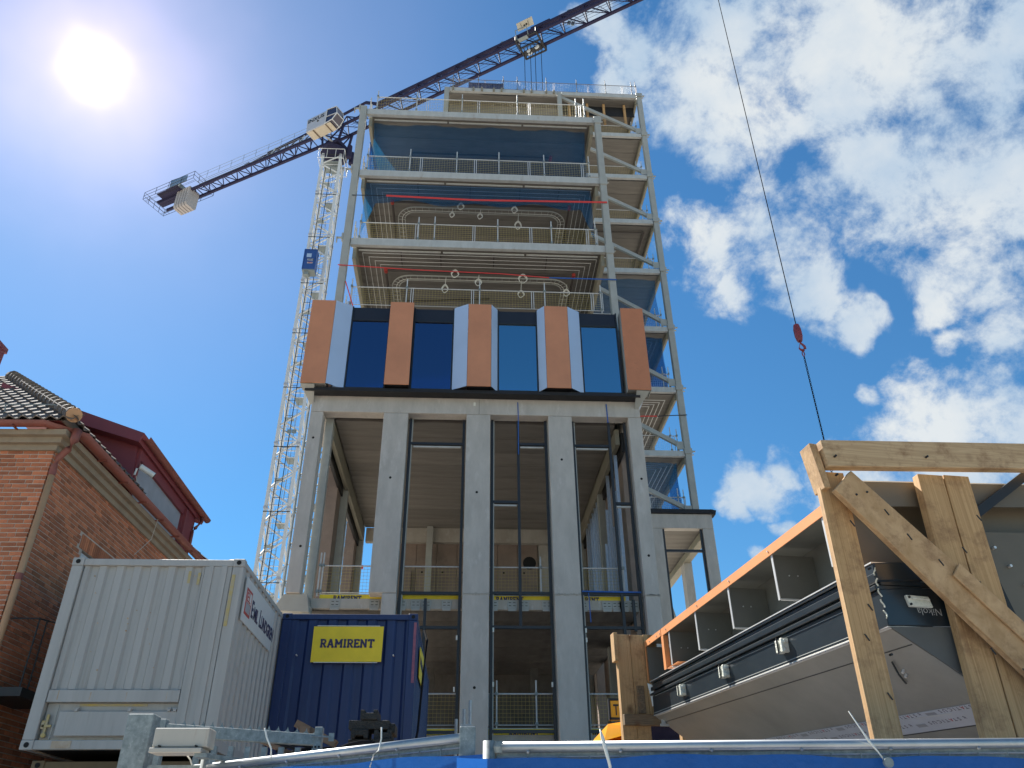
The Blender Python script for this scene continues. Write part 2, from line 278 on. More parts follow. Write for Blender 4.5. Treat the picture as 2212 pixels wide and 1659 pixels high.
def net_mat():
    m, t, b = new_mat('blue_safety_net'); o = t.nodes['Material Output']
    b.inputs['Base Color'].default_value = (.015, .055, .13, 1); b.inputs['Roughness'].default_value = .8
    tl = N(t, 'ShaderNodeBsdfTranslucent'); tl.inputs[0].default_value = (.015, .20, .44, 1)
    a = N(t, 'ShaderNodeMixShader'); a.inputs[0].default_value = .35; t.links.new(b.outputs[0], a.inputs[1]); t.links.new(tl.outputs[0], a.inputs[2])
    tr = N(t, 'ShaderNodeBsdfTransparent'); tr.inputs['Color'].default_value = (.60, .72, .90, 1)
    co = N(t, 'ShaderNodeTexCoord'); nz = N(t, 'ShaderNodeTexNoise'); t.links.new(co.outputs['Object'], nz.inputs['Vector']); nz.inputs['Scale'].default_value = 1.6
    r = N(t, 'ShaderNodeMapRange'); t.links.new(nz.outputs[0], r.inputs[0]); r.inputs[3].default_value = .42; r.inputs[4].default_value = .62
    ms = N(t, 'ShaderNodeMixShader'); t.links.new(r.outputs[0], ms.inputs[0]); t.links.new(a.outputs[0], ms.inputs[1]); t.links.new(tr.outputs[0], ms.inputs[2]); t.links.new(ms.outputs[0], o.inputs[0])
    return m
M['net'] = net_mat()

# ------------------------------------------------------------------ mesh helpers
class MB:
    def __init__(s): s.v = []; s.f = []
    def add(s, vs, fs):
        k = len(s.v); s.v += [V(x) for x in vs]; s.f += [tuple(i + k for i in f) for f in fs]; return s
    def box(s, x0, x1, y0, y1, z0, z1):
        return s.add([(x0, y0, z0), (x1, y0, z0), (x1, y1, z0), (x0, y1, z0), (x0, y0, z1), (x1, y0, z1), (x1, y1, z1), (x0, y1, z1)],
                     [(0, 3, 2, 1), (4, 5, 6, 7), (0, 1, 5, 4), (1, 2, 6, 5), (2, 3, 7, 6), (3, 0, 4, 7)])
    def bar(s, p, q, w, h=None, up=(0, 0, 1)):
        p, q = V(p), V(q); h = h or w; d = (q - p).normalized(); u = V(up)
        if abs(d.dot(u)) > .98: u = V((1, 0, 0)) if abs(d.x) < .9 else V((0, 1, 0))
        a = d.cross(u).normalized() * w / 2; b = a.cross(d).normalized() * h / 2
        vs = [p - a - b, p + a - b, p + a + b, p - a + b, q - a - b, q + a - b, q + a + b, q - a + b]
        return s.add(vs, [(3, 2, 1, 0), (4, 5, 6, 7), (0, 1, 5, 4), (1, 2, 6, 5), (2, 3, 7, 6), (3, 0, 4, 7)])
    def tube(s, p, q, r, n=8, r2=None):
        p, q = V(p), V(q); r2 = r if r2 is None else r2; d = (q - p).normalized(); u = V((0, 0, 1))
        if abs(d.z) > .95: u = V((1, 0, 0))
        a = d.cross(u).normalized(); b = d.cross(a)
        vs = [p + (a * math.cos(t) + b * math.sin(t)) * r for t in [2 * math.pi * i / n for i in range(n)]]
        vs += [q + (a * math.cos(t) + b * math.sin(t)) * r2 for t in [2 * math.pi * i / n for i in range(n)]]
        fs = [(i, (i + 1) % n, n + (i + 1) % n, n + i) for i in range(n)] + [tuple(range(n))[::-1], tuple(range(n, 2 * n))]
        return s.add(vs, fs)
    def path(s, pts, r, n=6):
        for a, b in zip(pts[:-1], pts[1:]): s.tube(a, b, r, n)
        return s
    def swept(s, pts, r, n=8):
        pts = [V(p) for p in pts]; rings = []
        for i, p in enumerate(pts):
            d = (pts[min(i + 1, len(pts) - 1)] - pts[max(i - 1, 0)]).normalized(); u = V((0, 0, 1)) if abs(d.z) < .9 else V((1, .2, 0)).normalized()
            a = d.cross(u).normalized(); b = d.cross(a)
            rr = r[i] if isinstance(r, (list, tuple)) else r
            rings.append([p + (a * math.cos(2 * math.pi * k / n) + b * math.sin(2 * math.pi * k / n)) * rr for k in range(n)])
        k0 = len(s.v); s.v += [x for ring in rings for x in ring]
        for i in range(len(pts) - 1):
            for k in range(n): s.f.append((k0 + i * n + k, k0 + i * n + (k + 1) % n, k0 + (i + 1) * n + (k + 1) % n, k0 + (i + 1) * n + k))
        s.f.append(tuple(k0 + k for k in range(n))[::-1]); s.f.append(tuple(k0 + (len(pts) - 1) * n + k for k in range(n)))
        return s
    def lathe(s, c, prof, n=16):
        c = V(c); k0 = len(s.v)
        for (r, z) in prof:
            for i in range(n): t = 2 * math.pi * i / n; s.v.append(c + V((r * math.cos(t), r * math.sin(t), z)))
        for j in range(len(prof) - 1):
            for i in range(n): s.f.append((k0 + j * n + i, k0 + j * n + (i + 1) % n, k0 + (j + 1) * n + (i + 1) % n, k0 + (j + 1) * n + i))
        s.f.append(tuple(k0 + i for i in range(n))[::-1]); s.f.append(tuple(k0 + (len(prof) - 1) * n + i for i in range(n)))
        return s
    def prism(s, poly, ext):
        n = len(poly); e = V(ext); vs = [V(p) for p in poly] + [V(p) + e for p in poly]
        return s.add(vs, [tuple(range(n)), tuple(range(n, 2 * n))[::-1]] + [(i, n + i, n + (i + 1) % n, (i + 1) % n) for i in range(n)])
    def xf(s, m):
        s.v = [m @ x for x in s.v]; return s
def mesh_of(name, mb, m, off=V((0, 0, 0)), bevel=0):
    me = bpy.data.meshes.new(name); me.from_pydata([tuple(x - off) for x in mb.v], [], mb.f); me.materials.append(m)
    import bmesh
    bm = bmesh.new(); bm.from_mesh(me); bmesh.ops.recalc_face_normals(bm, faces=bm.faces)
    if bevel: bmesh.ops.bevel(bm, geom=bm.edges[:], offset=bevel, segments=1, affect='EDGES')
    bm.to_mesh(me); bm.free(); me.update(); return me
def tag(o, label=None, cat=None, group=None, kind=None):
    if label: o['label'] = label
    if cat: o['category'] = cat
    if group: o['group'] = group
    if kind: o['kind'] = kind
    return o
def wloc(o):
    l = V(o.location)
    while o.parent: o = o.parent; l += o.location
    return l
def part(name, mb, m, parent=None, bevel=0, kind=None, label=None, smooth=False, at=None):
    if isinstance(m, str): m = M[m]
    base = wloc(parent) if parent else V((0, 0, 0))
    if at is None:
        at = base if parent else V((sum(v.x for v in mb.v) / len(mb.v), sum(v.y for v in mb.v) / len(mb.v), min(v.z for v in mb.v)))
    at = V(at)
    me = mesh_of(name, mb, m, at, bevel)
    if smooth:
        for p in me.polygons: p.use_smooth = True
    o = bpy.data.objects.new(name, me); COL.objects.link(o); o.parent = parent; o.location = at - base
    return tag(o, label, None, None, kind)
def inst(name, me, loc, parent=None, rot=(0, 0, 0), scale=(1, 1, 1)):
    o = bpy.data.objects.new(name, me); COL.objects.link(o); o.parent = parent
    o.location = V(loc) - (wloc(parent) if parent else V((0, 0, 0))); o.rotation_euler = rot; o.scale = scale; return o
def thing(name, label, cat, loc=(0, 0, 0), group=None):
    o = bpy.data.objects.new(name, None); COL.objects.link(o); o.location = loc; o.empty_display_size = .3; return tag(o, label, cat, group)
def box(*a): return MB().box(*a)
def text(name, s, size, origin, right, up, m, parent, depth=.004, bold=.0, align='LEFT', sx=1.0):
    cu = bpy.data.curves.new('t', 'FONT'); cu.body = s; cu.size = size; cu.extrude = depth / 2; cu.offset = bold; cu.align_x = align; cu.resolution_u = 3
    ob = bpy.data.objects.new('t', cu); COL.objects.link(ob); dg = bpy.context.evaluated_depsgraph_get()
    me = bpy.data.meshes.new_from_object(ob.evaluated_get(dg)); bpy.data.objects.remove(ob)
    r, u = V(right).normalized(), V(up).normalized(); n = r.cross(u)
    base = wloc(parent) if parent else V((0, 0, 0)); o0 = V(origin) - base
    for v in me.vertices:
        x, y, z = v.co; v.co = o0 + r * x * sx + u * y + n * z
    me.materials.clear(); me.materials.append(M[m] if isinstance(m, str) else m)
    o = bpy.data.objects.new(name, me); COL.objects.link(o); o.parent = parent; return o
# slab-serif capitals made of strokes, (x0,y0,x1,y1) in a unit-height cell
GL = {'R': (.80, [(.17,0,.17,1),(.17,.93,.55,.93),(.55,.93,.68,.80),(.68,.80,.66,.60),(.66,.60,.52,.48),(.52,.48,.17,.48),(.42,.46,.68,.07),(0,.07,.34,.07),(0,.93,.2,.93),(.60,.07,.80,.07)]),
 'A': (.92, [(.16,.05,.44,1),(.76,.05,.48,1),(.26,.34,.66,.34),(0,.07,.32,.07),(.60,.07,.92,.07),(.30,.93,.50,.93)]),
 'M': (1.04, [(.17,0,.17,1),(.87,0,.87,1),(.17,.95,.52,.35),(.87,.95,.52,.35),(0,.07,.33,.07),(.71,.07,1.04,.07),(0,.93,.2,.93),(.84,.93,1.04,.93)]),
 'I': (.40, [(.20,0,.20,1),(.02,.07,.38,.07),(.02,.93,.38,.93)]),
 'E': (.74, [(.17,0,.17,1),(0,.07,.70,.07),(0,.93,.66,.93),(.17,.5,.5,.5),(.68,.0,.68,.24),(.64,.76,.64,1),(.50,.38,.50,.62)]),
 'N': (.94, [(.17,0,.17,1),(.76,0,.76,1),(.17,.95,.76,.05),(0,.07,.32,.07),(0,.93,.2,.93),(.60,.93,.92,.93)]),
 'T': (.84, [(.42,0,.42,1),(.04,.93,.80,.93),(.24,.07,.60,.07),(.08,.74,.08,1),(.76,.74,.76,1)])}
def slab_text(s, width, height, origin, right, up, m, parent, name='lettering'):
    tot = sum(GL[c][0] for c in s) + .10 * (len(s) - 1); kx = width / tot
    r, u = V(right), V(up); n = r.cross(u).normalized(); o = V(origin); x = 0
    for ch in s:
        mb = MB()
        for j, (a, b, c, d) in enumerate(GL[ch][1]):
            P = o + r * (x + a) * kx + u * b * height; Q = o + r * (x + c) * kx + u * d * height
            e = n * (.002 + .0004 * j); w = .20 * height
            hor = abs((Q - P).normalized().dot(u)) < .3
            if not hor: w = .23 * height
            mb.bar(P + e, Q + e, w, .003, up=n)
        part('letter', mb, m, parent); x += GL[ch][0] + .10

# ------------------------------------------------------------------ ground
o = part('ground', MB().add([(-900, -900, 0), (900, -900, 0), (900, 900, 0), (-900, 900, 0)], [(0, 1, 2, 3)]), 'gravel'); tag(o, 'pale crushed gravel of the building site', kind='structure')
o = part('road', MB().add([(-60, -9, .004), (60, -9, .004), (60, -2.5, .004), (-60, -2.5, .004)], [(0, 1, 2, 3)]), 'asphalt'); tag(o, 'asphalt street in front of the site', kind='structure')
o = part('pavement', box(-60, 60, -2.5, 3.0, 0, .12), 'concrete'); tag(o, 'concrete pavement along the site fence', kind='structure')

# ------------------------------------------------------------------ the building under construction
B = thing('tower_under_construction', 'tall concrete and steel building shell with one storey of copper coloured cladding', 'building', (0, 26, 0))
LV = [32.74, 28.65, 24.55, 20.45]
RV = [49.03, 44.97, 40.96, 36.96, 32.9, 28.55, 24.4, 20.44]
def plank_mesh(L, w, t):
    c = .018; h = w / 2 - .004; mb = MB()
    prof = [(-h + c, -t), (h - c, -t), (h, -t + c), (h, 0), (-h, 0), (-h, -t + c)]
    mb.prism([(0, y, z) for y, z in prof], (L, 0, 0)); return mb
def planks(x0, x1, y0, y1, z, m='plank', t=.28, w=1.2):
    n = int(round((y1 - y0) / w)); w = (y1 - y0) / n
    me = mesh_of('floor_plank', plank_mesh(x1 - x0, w, t), M[m])
    for i in range(n):
        dz = rnd(-.006, .006)
        inst('floor_plank', me, (x0, y0 + w * (i + .5), z + dz), B)
for z in LV:
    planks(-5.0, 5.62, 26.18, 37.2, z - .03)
    part('slab_edge', box(-5.22, 5.72, 25.99, 26.16, z - .36, z), 'steel_light', B)
    part('edge_batten', MB().box(-4.9, -1.4, 26.30, 26.36, z - .40, z - .345).box(-1.3, 2.2, 26.30, 26.36, z - .41, z - .352).box(2.3, 5.4, 26.30, 26.36, z - .40, z - .345), 'steel_light', B, kind='stuff')
    for x in (-5.05, 5.60):     # edge girders running back along both sides
        part('side_girder', box(x - .07, x + .07, 26.2, 37.2, z - .95, z - .33), 'girder', B)
for z in RV:
    planks(6.1, 11.42, 37.75, 52, z - .03)
    part('slab_edge', box(6.08, 11.48, 37.42, 37.6, z - .33, z), 'steel_light', B)
    part('side_girder', box(11.44, 11.56, 37.8, 52, z - .62, z - .02), 'girder', B)
    g = part('girder_bracket', MB(), 'steel', B) if 0 else None
    mb = MB()
    for k in range(7): mb.box(11.565, 11.72, 39.2 + k * 1.9, 39.3 + k * 1.9, z - .2, z - .05)
    part('edge_bracket', mb, 'steel', B, kind='stuff')
planks(-2.1, 6.05, 37.75, 52, RV[0] - .03); part('top_storey_side_sunblock', box(-2.3, -2.12, 38.5, 52, 44.97, 48.7), 'conc_dirty', B); part('top_storey_back_sunblock', box(-2.1, 11.4, 51.6, 51.8, 44.97, 48.7), 'conc_dirty', B); part('slab_edge', box(-1.95, 5.74, 37.42, 37.6, RV[0] - .33, RV[0]), 'steel_light', B)  # roof deepened, side and back walls added to keep sun out
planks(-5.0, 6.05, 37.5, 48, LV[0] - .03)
# columns
for x0, x1, y0, y1, z0, z1, mm in [(-5.55, -5.25, 25.9, 26.2, 16.4, 32.86, 'steel'), (5.74, 6.02, 25.9, 26.2, 16.4, 32.72, 'steel'), (11.52, 11.86, 37.4, 37.72, 16.75, 49.06, 'steel'),
      (5.76, 6.06, 37.4, 37.72, 4, 49.0, 'steel'), (-2.3, -1.97, 37.4, 37.72, 32.8, 49.06, 'steel'), (-5.28, -5.0, 25.95, 26.25, 0, 16.3, 'steel'), (-5.3, -5.0, 30.9, 31.2, 0, 32.4, 'steel'),
      (-5.3, -5.0, 36.9, 37.2, 0, 32.4, 'steel'), (5.5, 5.8, 30.9, 31.2, 0, 32.4, 'steel'), (5.5, 5.8, 36.9, 37.2, 0, 32.4, 'steel'), (11.5, 11.8, 44.5, 44.8, 16.4, 49, 'steel'), (11.5, 11.8, 51.7, 52, 16.4, 49, 'steel'),
      (-1.95, -1.65, 36.6, 36.9, 9, 15.7, 'steel'), (-4.25, -3.95, 38.6, 38.9, 9, 15.5, 'steel')]:
    part('column', box(x0, x1, y0, y1, z0, z1), mm, B, bevel=.012)
mb = MB()
for z in LV:
    mb = MB().box(-5.86, -5.56, 25.96, 26.04, z - .02, z + .03).box(-5.84, -5.80, 25.96, 26.04, z - .26, z - .02).box(-5.62, -5.56, 25.9, 26.1, z - .16, z + .2)
    part('column_bracket', mb, 'steel', B, kind='stuff')
    mb = MB().box(5.70, 6.06, 25.86, 25.89, z - .50, z - .04).box(5.98, 6.2, 25.96, 26.04, z - .06, z - .02).box(5.98, 6.16, 25.96, 26.04, z - .3, z - .27)
    part('column_bracket', mb, 'steel', B, kind='stuff')
for z in RV:
    mb = MB().box(11.48, 11.90, 37.34, 37.38, z - .2, z + .12).box(11.87, 12.1, 37.46, 37.56, z - .02, z + .03).box(11.87, 12.0, 37.46, 37.56, z - .22, z - .19)
    part('column_bracket', mb, 'steel', B, kind='stuff')
mb = MB()
for i, x in enumerate([-1.75, -.3, .3, 1.15, 1.7, 3.3, 3.85, 4.9, 5.45]): mb.box(x, x + .13, 37.3, 37.41, RV[0] - .3, RV[0] + .02)
part('roof_bracket', mb, 'girder', B, kind='stuff')
for k in range(8):
    zt = RV[k] - .42; zb = (RV + [16.75])[k + 1] + .30
    br = part('diagonal_brace', MB().bar((6.0, 37.58, zt), (11.5, 37.58, zb), .17, .24), 'steel', B, bevel=.01)
    part('gusset_plate', MB().box(11.12, 11.51, 37.44, 37.47, zb - .22, zb + .26), 'steel', br)
# top storey infill behind the rails
for i in range(6): part('plywood_sheet', box(-1.9 + i * 1.25, -.66 + i * 1.25, 40.3, 40.34, 44.97, 47.9 - .25 * (i % 2)), 'plywood', B)
part('downstand_beam', box(-1.95, 6.0, 38.6, 38.9, 47.6, 48.7), 'plank', B)
part('dark_membrane', box(6.2, 11.4, 38.3, 38.33, 47.7, 48.68), 'blackfab', B)
for x in (6.6, 7.9, 9.1, 10.6): part('timber_prop', box(x, x + .16, 38.05, 38.2, 46.6, 48.66), 'woodv', B)
# services under the slabs: nested conduit loops, sprinkler pipe, cable tray
def loopbar(zc, x0, x1, y0, y1, r, m, name='conduit'):
    mb = MB(); mb.tube((x0, y1, zc), (x0, y0, zc), r, 6).tube((x0 - r, y0, zc), (x1 + r, y0, zc), r, 6).tube((x1, y0, zc), (x1, y1, zc), r, 6)
    return part(name, mb, m, B)
for z in (LV[1], LV[2]):
    zs = z - .42
    for (xa, xb, ya) in [(-4.75, 5.38, 26.45), (-4.5, 5.15, 26.7), (-4.26, 4.93, 26.95), (-4.05, 4.72, 27.2)]:
        loopbar(zs, xa, xb, ya, 33, .013, 'tube')
    loopbar(zs - .12, -3.82, 4.48, 27.42, 33, .055, 'darkpipe', 'sprinkler_pipe')
    for x in (-3.82, 4.48): part('pipe_clamp', MB().tube((x - .07, 27.42, zs - .12), (x + .07, 27.42, zs - .12), .085, 10).tube((x, 27.35, zs - .12), (x, 27.55, zs - .12), .085, 10), 'redpipe', B)
    for k, x in enumerate((-2.6, -.2, 2.1, 3.9) if z > 26 else (-3.1, -1.4, .9, 3.2)):
        part('pipe_hanger', MB().box(x - .02, x + .02, 26.35, 27.3, zs + .02, zs + .05).box(x - .01, x + .01, 26.4, 26.42, zs, zs + .12), 'darkpipe', B)
    # cable tray with rounded corners
    pts = []
    for i in range(7): t = math.pi / 2 * i / 6; pts.append((-2.75 - .7 * math.sin(t) , 28.5 - .7 * math.cos(t) + 0, zs - .2))
    pts = [(3.5, 27.8, zs - .2)] + [( -2.75 - .7 * math.sin(math.pi / 2 * i / 6), 28.5 - .7 * math.cos(math.pi / 2 * i / 6), zs - .2) for i in range(7)] + [(-3.45, 33, zs - .2)]
    p2 = [(3.5 + .7 * math.sin(math.pi / 2 * i / 6), 28.5 - .7 * math.cos(math.pi / 2 * i / 6), zs - .2) for i in range(7)] + [(4.2, 33, zs - .2)]
    full = pts[::-1] + p2
    mb = MB()
    def off(i, w):
        a, b = V(full[max(i - 1, 0)]), V(full[min(i + 1, len(full) - 1)]); d = (b - a).normalized(); return V(full[i]) + V((-d.y, d.x, 0)) * w
    for i in range(len(full) - 1):
        for w in (-.16, .16): mb.bar(off(i, w), off(i + 1, w), .03, .06)
        L = (V(full[i + 1]) - V(full[i])).length; k = max(1, int(L / .3))
        for j in range(k):
            f = j / k; mb.bar(off(i, -.16).lerp(off(i + 1, -.16), f), off(i, .16).lerp(off(i + 1, .16), f), .02, .02)
    part('cable_tray', mb, 'steel', B, kind='stuff')
    mb = MB(); mb.swept([V(off(i, .03)) + V((0, 0, -.03)) for i in range(len(full))], .012, 6); part('tray_cable', mb, 'whiteplastic', B)
part('sprinkler_pipe', MB().tube((-3.1, 29.6, LV[2] - .6), (.8, 29.2, LV[2] - .6), .05, 8), 'darkpipe', B)
part('conduit_run', MB().tube((-3.2, 28.2, LV[0] - .5), (3.8, 28.2, LV[0] - .5), .05, 8), 'darkpipe', B)
part('pipe_clamp', MB().tube((3.8, 28.1, LV[0] - .5), (3.8, 28.4, LV[0] - .5), .08, 8), 'redpipe', B)
part('conduit_run', MB().tube((-3.2, 28.2, LV[0] - .5), (-3.2, 32, LV[0] - .5), .05, 8).tube((3.8, 28.2, LV[0] - .5), (3.8, 32, LV[0] - .5), .05, 8), 'darkpipe', B, kind='stuff')
for z in (RV[5], RV[6], RV[7], RV[3]):
    n = 4 if z < 30 else 1
    for k in range(n): loopbar(z - .42, 6.6 + .2 * k, 11.0 - .25 * k, 38.2 + .25 * k, 50, .02 if n > 1 else .05, 'tube' if n > 1 else 'darkpipe')

# precast lower part
part('precast_beam', box(-5.74, 6.29, 25.3, 25.78, 15.67, 16.34), 'concrete', B, bevel=.012)
for x0, x1, z0, z1 in [(-5.74, -5.28, 9.06, 15.66), (-3.11, -2.23, 9.08, 15.66), (-2.68, -2.22, 0, 9.065), (-.115, .755, 9.075, 15.66), (-.112, .752, 0, 9.06), (2.87, 3.735, 9.075, 15.66), (2.868, 3.738, 0, 9.06), (5.83, 6.31, 9.075, 15.66), (5.832, 6.308, 0, 9.06)]:
    part('precast_pillar', box(x0, x1, 25.3, 25.82, z0, z1), 'concrete', B, bevel=.012)
for x, s in ((-5.74, 1), (5.82, 1)):   # side facades of the hall
    for y0 in (30.0, 36.1) if x < 0 else (27.1, 30.0, 33.1, 36.1):
        part('precast_pillar', box(x, x + .46, y0, y0 + .95, 0, 15.66), 'pinkconc', B, bevel=.012)
    part('precast_beam', box(x, x + .46, 25.83, 37.2, 15.68, 16.33), 'concrete', B)
for x in (-5.06, 5.56): part('side_girder', box(x - .08, x + .08, 26.25, 37, 15.02, 15.66), 'girder', B)
for x in (-5.26, 5.76): part('side_girder', box(x - .06, x + .06, 26.3, 37, 14.75, 15.55), 'lampblack', B)
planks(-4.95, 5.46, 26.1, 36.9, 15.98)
part('back_beam', box(-4.9, 5.4, 36.9, 37.2, 15.0, 15.69), 'conc_dirty', B)
for i in range(7):
    x = -3.4 + i * .98
    w = part('wall_panel', box(x + .008, x + .972, 37.21, 37.4, 9, 15.5), 'pinkconc', B, bevel=.008)
    for zz in (13.6, 11.4): part('tie_hole', MB().tube((x + .3, 37.200, zz), (x + .3, 37.22, zz), .05, 8), 'void', w)
for i in range(3): part('wall_panel', box(3.5 + i * .68, 4.16 + i * .68, 37.21, 37.4, 9, 15.5), 'conc_dirty', B)
part('hall_light_backing', box(-3.42, 5.5, 37.41, 37.6, 9, 16.3), 'conc_dirty', B)  # backing added behind the panels to stop sky light through the joints
part('doorway_panel', box(-3.4, -2.62, 37.0, 37.19, 9, 13.6), 'pinkconc', B)
part('duct_opening', MB().tube((3.05, 37.20, 14.1), (3.05, 37.35, 14.1), .32, 16), 'void', B)
part('back_window', box(-4.2, -3.42, 37.6, 37.64, 9, 15.6), 'dark_spandrel', B)
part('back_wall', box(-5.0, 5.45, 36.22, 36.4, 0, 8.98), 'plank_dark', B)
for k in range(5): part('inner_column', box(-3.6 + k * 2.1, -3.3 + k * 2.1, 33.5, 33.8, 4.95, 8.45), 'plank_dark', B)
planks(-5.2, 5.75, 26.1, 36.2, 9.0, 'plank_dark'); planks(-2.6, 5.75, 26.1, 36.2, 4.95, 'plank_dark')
part('slab_edge', box(-5.0, 5.78, 25.86, 26.06, 8.72, 9.04), 'conc_dirty', B)
part('slab_edge', box(-2.1, 5.78, 25.86, 26.06, 4.45, 4.95), 'conc_dirty', B)
part('corner_bracket', MB().prism([(-6.15, 25.5, 8.55), (-5.78, 25.4, 9.05), (-5.05, 25.4, 9.05), (-4.95, 25.5, 8.5)], (0, .5, 0)).box(-5.2, -4.95, 25.6, 26, 8.4, 8.72), 'steel', B, bevel=.01)
part('cantilever_beam', MB().prism([(-5.9, 25.9, 8.5), (-3.2, 25.9, 8.5), (-3.2, 25.9, 8.2), (-5.2, 25.9, 8.2)], (0, .3, 0)), 'girder', B)
for x in (-4.22, -2.95, -2.08, -1.62, -1.28, -.62, .9, 1.52, 1.92, 2.66, 3.85, 4.65, 4.98, 5.22, 5.55):
    pl = part('fixing_plate', MB().box(x - .16, x + .16, 25.83, 25.855, 8.76, 9.0).box(x - .14, x + .14, 25.80, 25.84, 8.66, 8.75), 'steel', B, bevel=.004)
    part('plate_slot', MB().box(x - .11, x - .03, 25.822, 25.84, 8.93, 8.945).box(x + .03, x + .11, 25.822, 25.84, 8.93, 8.945).box(x - .11, x - .03, 25.822, 25.84, 8.83, 8.845).box(x + .03, x + .11, 25.822, 25.84, 8.83, 8.845), 'void', pl, kind='stuff')
for (x, zz) in [(-5.52, 14.6), (-5.45, 10.6), (.3, 12.6), (.32, 6.2), (3.3, 13.9), (6.1, 13.2), (6.08, 10.4), (-2.7, 13.1)]:
    part('tie_hole', MB().tube((x, 25.296, zz), (x, 25.31, zz), .045, 10), 'void', B)
for (x0, x1, zz) in [(-.115, .755, 9.066), (2.87, 3.738, 9.066), (5.83, 6.31, 9.066)]:
    mb = MB()
    for k in range(9): xx = x0 + (x1 - x0) * k / 9; mb.box(xx + .005, xx + .09, 25.288, 25.31, zz - rnd(.01, .04), zz + rnd(.005, .05))
    part('grout_smear', mb, 'conc_dirty', B, kind='stuff')
# thin joints and marks on the beam
part('beam_joint', box(.335, .345, 25.295, 25.299, 15.68, 16.3), 'void', B)
part('marker_tag', box(.13, .21, 25.285, 25.296, 16.02, 16.16), 'whiteplastic', B)
# black steel window frames
def frame(name, ups, hors, m='black'):
    f = part(name, MB(), m, B) if 0 else None
    for (x, z0, z1) in ups: part('frame_upright', box(x - .045, x + .045, 25.62, 25.74, z0, z1), m, B)
    for (x0, x1, z) in hors: part('frame_transom', box(x0 + .046, x1 - .046, 25.63, 25.73, z - .045, z + .045), m, B)
frame('window_frame', [(-2.14, 4.4, 15.62), (-.20, 4.4, 15.6), (-1.30, 4.6, 9.0), (.83, 4.4, 15.62), (2.79, 4.4, 15.62), (1.78, 8.12, 15.6), (3.80, 4.4, 15.62), (5.74, 4.4, 15.62), (5.14, 4.4, 15.62), (5.50, 8.0, 9.0)],
      [(-2.14, -.2, 14.62), (-2.14, -.2, 9.18), (-2.14, -.2, 8.08), (-2.14, -.2, 5.0), (.83, 1.78, 12.4), (1.78, 2.79, 14.66), (.83, 1.78, 9.2), (1.78, 2.79, 9.2), (.83, 2.79, 8.1), (.83, 2.79, 5.02), (3.8, 5.14, 14.64), (5.14, 5.74, 12.4), (3.8, 5.14, 9.2), (5.14, 5.74, 9.2), (3.8, 5.14, 8.1), (5.14, 5.74, 8.1), (3.8, 5.14, 5.02)])
mb = MB()
for (x0, x1, z) in [(-2.0, -.3, 14.52), (1.86, 2.7, 14.56), (.9, 1.7, 12.3), (3.9, 5.06, 14.54), (5.2, 5.7, 12.3)]: mb.box(x0, x1, 25.64, 25.72, z - .05, z + .0)
part('transom_sill', mb, 'steel_light', B, kind='stuff')
for x in (-2.14, .83, 2.79, 3.80): # grey inner reveals beside the black frames
    part('frame_reveal', box(x + .05, x + .085, 25.66, 25.80, 4.5, 15.6), 'steel', B)
for i in range(6):
    y = 26.9 + i * .62
    part('steel_stud', box(5.50, 5.62 , y, y + .10, 9.0 + .02, 14.9 - (i % 3) * 1.2), 'stud', B)
    part('steel_stud', box(5.50, 5.62, y + 4.6, y + 4.7, 9.02, 14.9), 'stud', B)
for k, (x, z) in enumerate([(-.26, 7.75), (.90, 8.0), (.90, 6.35), (2.73, 6.35), (3.87, 8.0), (3.87, 7.7), (-.3, 6.2)]): part('frame_clip', box(x - .025, x + .025, 25.58, 25.62, z - .07, z + .07), 'whiteplastic', B)

# cladding storey
CY, GY = 24.6, 24.91
def clad(name, poly_xy, z0, z1, m, th=.03):
    (x0, y0), (x1, y1) = poly_xy
    return part(name, MB().prism([(x0, y0, z0), (x1, y1, z0), (x1, y1 + th, z0), (x0, y0 + th, z0)], (0, 0, z1 - z0)), m, B)
OR = [(-6.1, -5.205), (-3.12, -2.225), (-.13, .745), (2.8, 3.69), (5.77, 6.645)]
for i, (a, b) in enumerate(OR):
    m = 'orange_dull' if i == 4 else 'orange'
    o = part('cladding_panel', box(a, b, CY, CY + .03, 16.455, 20.155), m, B, bevel=.006, label='copper coloured flat facade panel' + (' with scuffs' if i == 4 else ''))
    part('panel_return', MB().box(a + .003, a + .02, CY + .031, 25.2, 16.44, 20.13).box(b - .02, b - .003, CY + .031, 25.2, 16.44, 20.13).box(a + .021, b - .021, CY + .031, 25.2, 16.5, 16.53), 'steel' if i in (0, 4) else 'blackfab', o, kind='stuff')
for (p, q) in [((-5.195, CY), (-4.605, GY)), ((-.675, GY), (-.14, CY)), ((.755, CY), (.995, GY)), ((2.53, GY), (2.79, CY)), ((3.70, CY), (4.185, GY))]:
    part('splayed_panel', MB().prism([(p[0], p[1], 16.455), (q[0], q[1], 16.40 if q[1] > p[1] else 16.455), (q[0], q[1] + .02, 16.455), (p[0], p[1] + .02, 16.455)], (0, 0, 3.70)), 'silver', B)
for (a, b) in [(-4.6, -3.125), (-2.215, -.68), (1.0, 2.525), (4.19, 5.66)]:
    w = part('facade_window', MB().box(a + .002, b - .002, GY + .02, GY + .2, 16.42, 16.50).box(a, a + .05, GY, GY + .2, 16.50, 20.12).box(b - .05, b, GY, GY + .2, 16.50, 20.12).box(a + .051, b - .051, GY + .01, GY + .2, 19.47, 19.55), 'black', B)
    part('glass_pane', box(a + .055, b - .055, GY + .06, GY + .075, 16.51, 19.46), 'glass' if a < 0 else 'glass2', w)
    part('spandrel_panel', box(a + .052, b - .052, GY + .05, GY + .08, 19.56, 20.10), 'dark_spandrel', w)
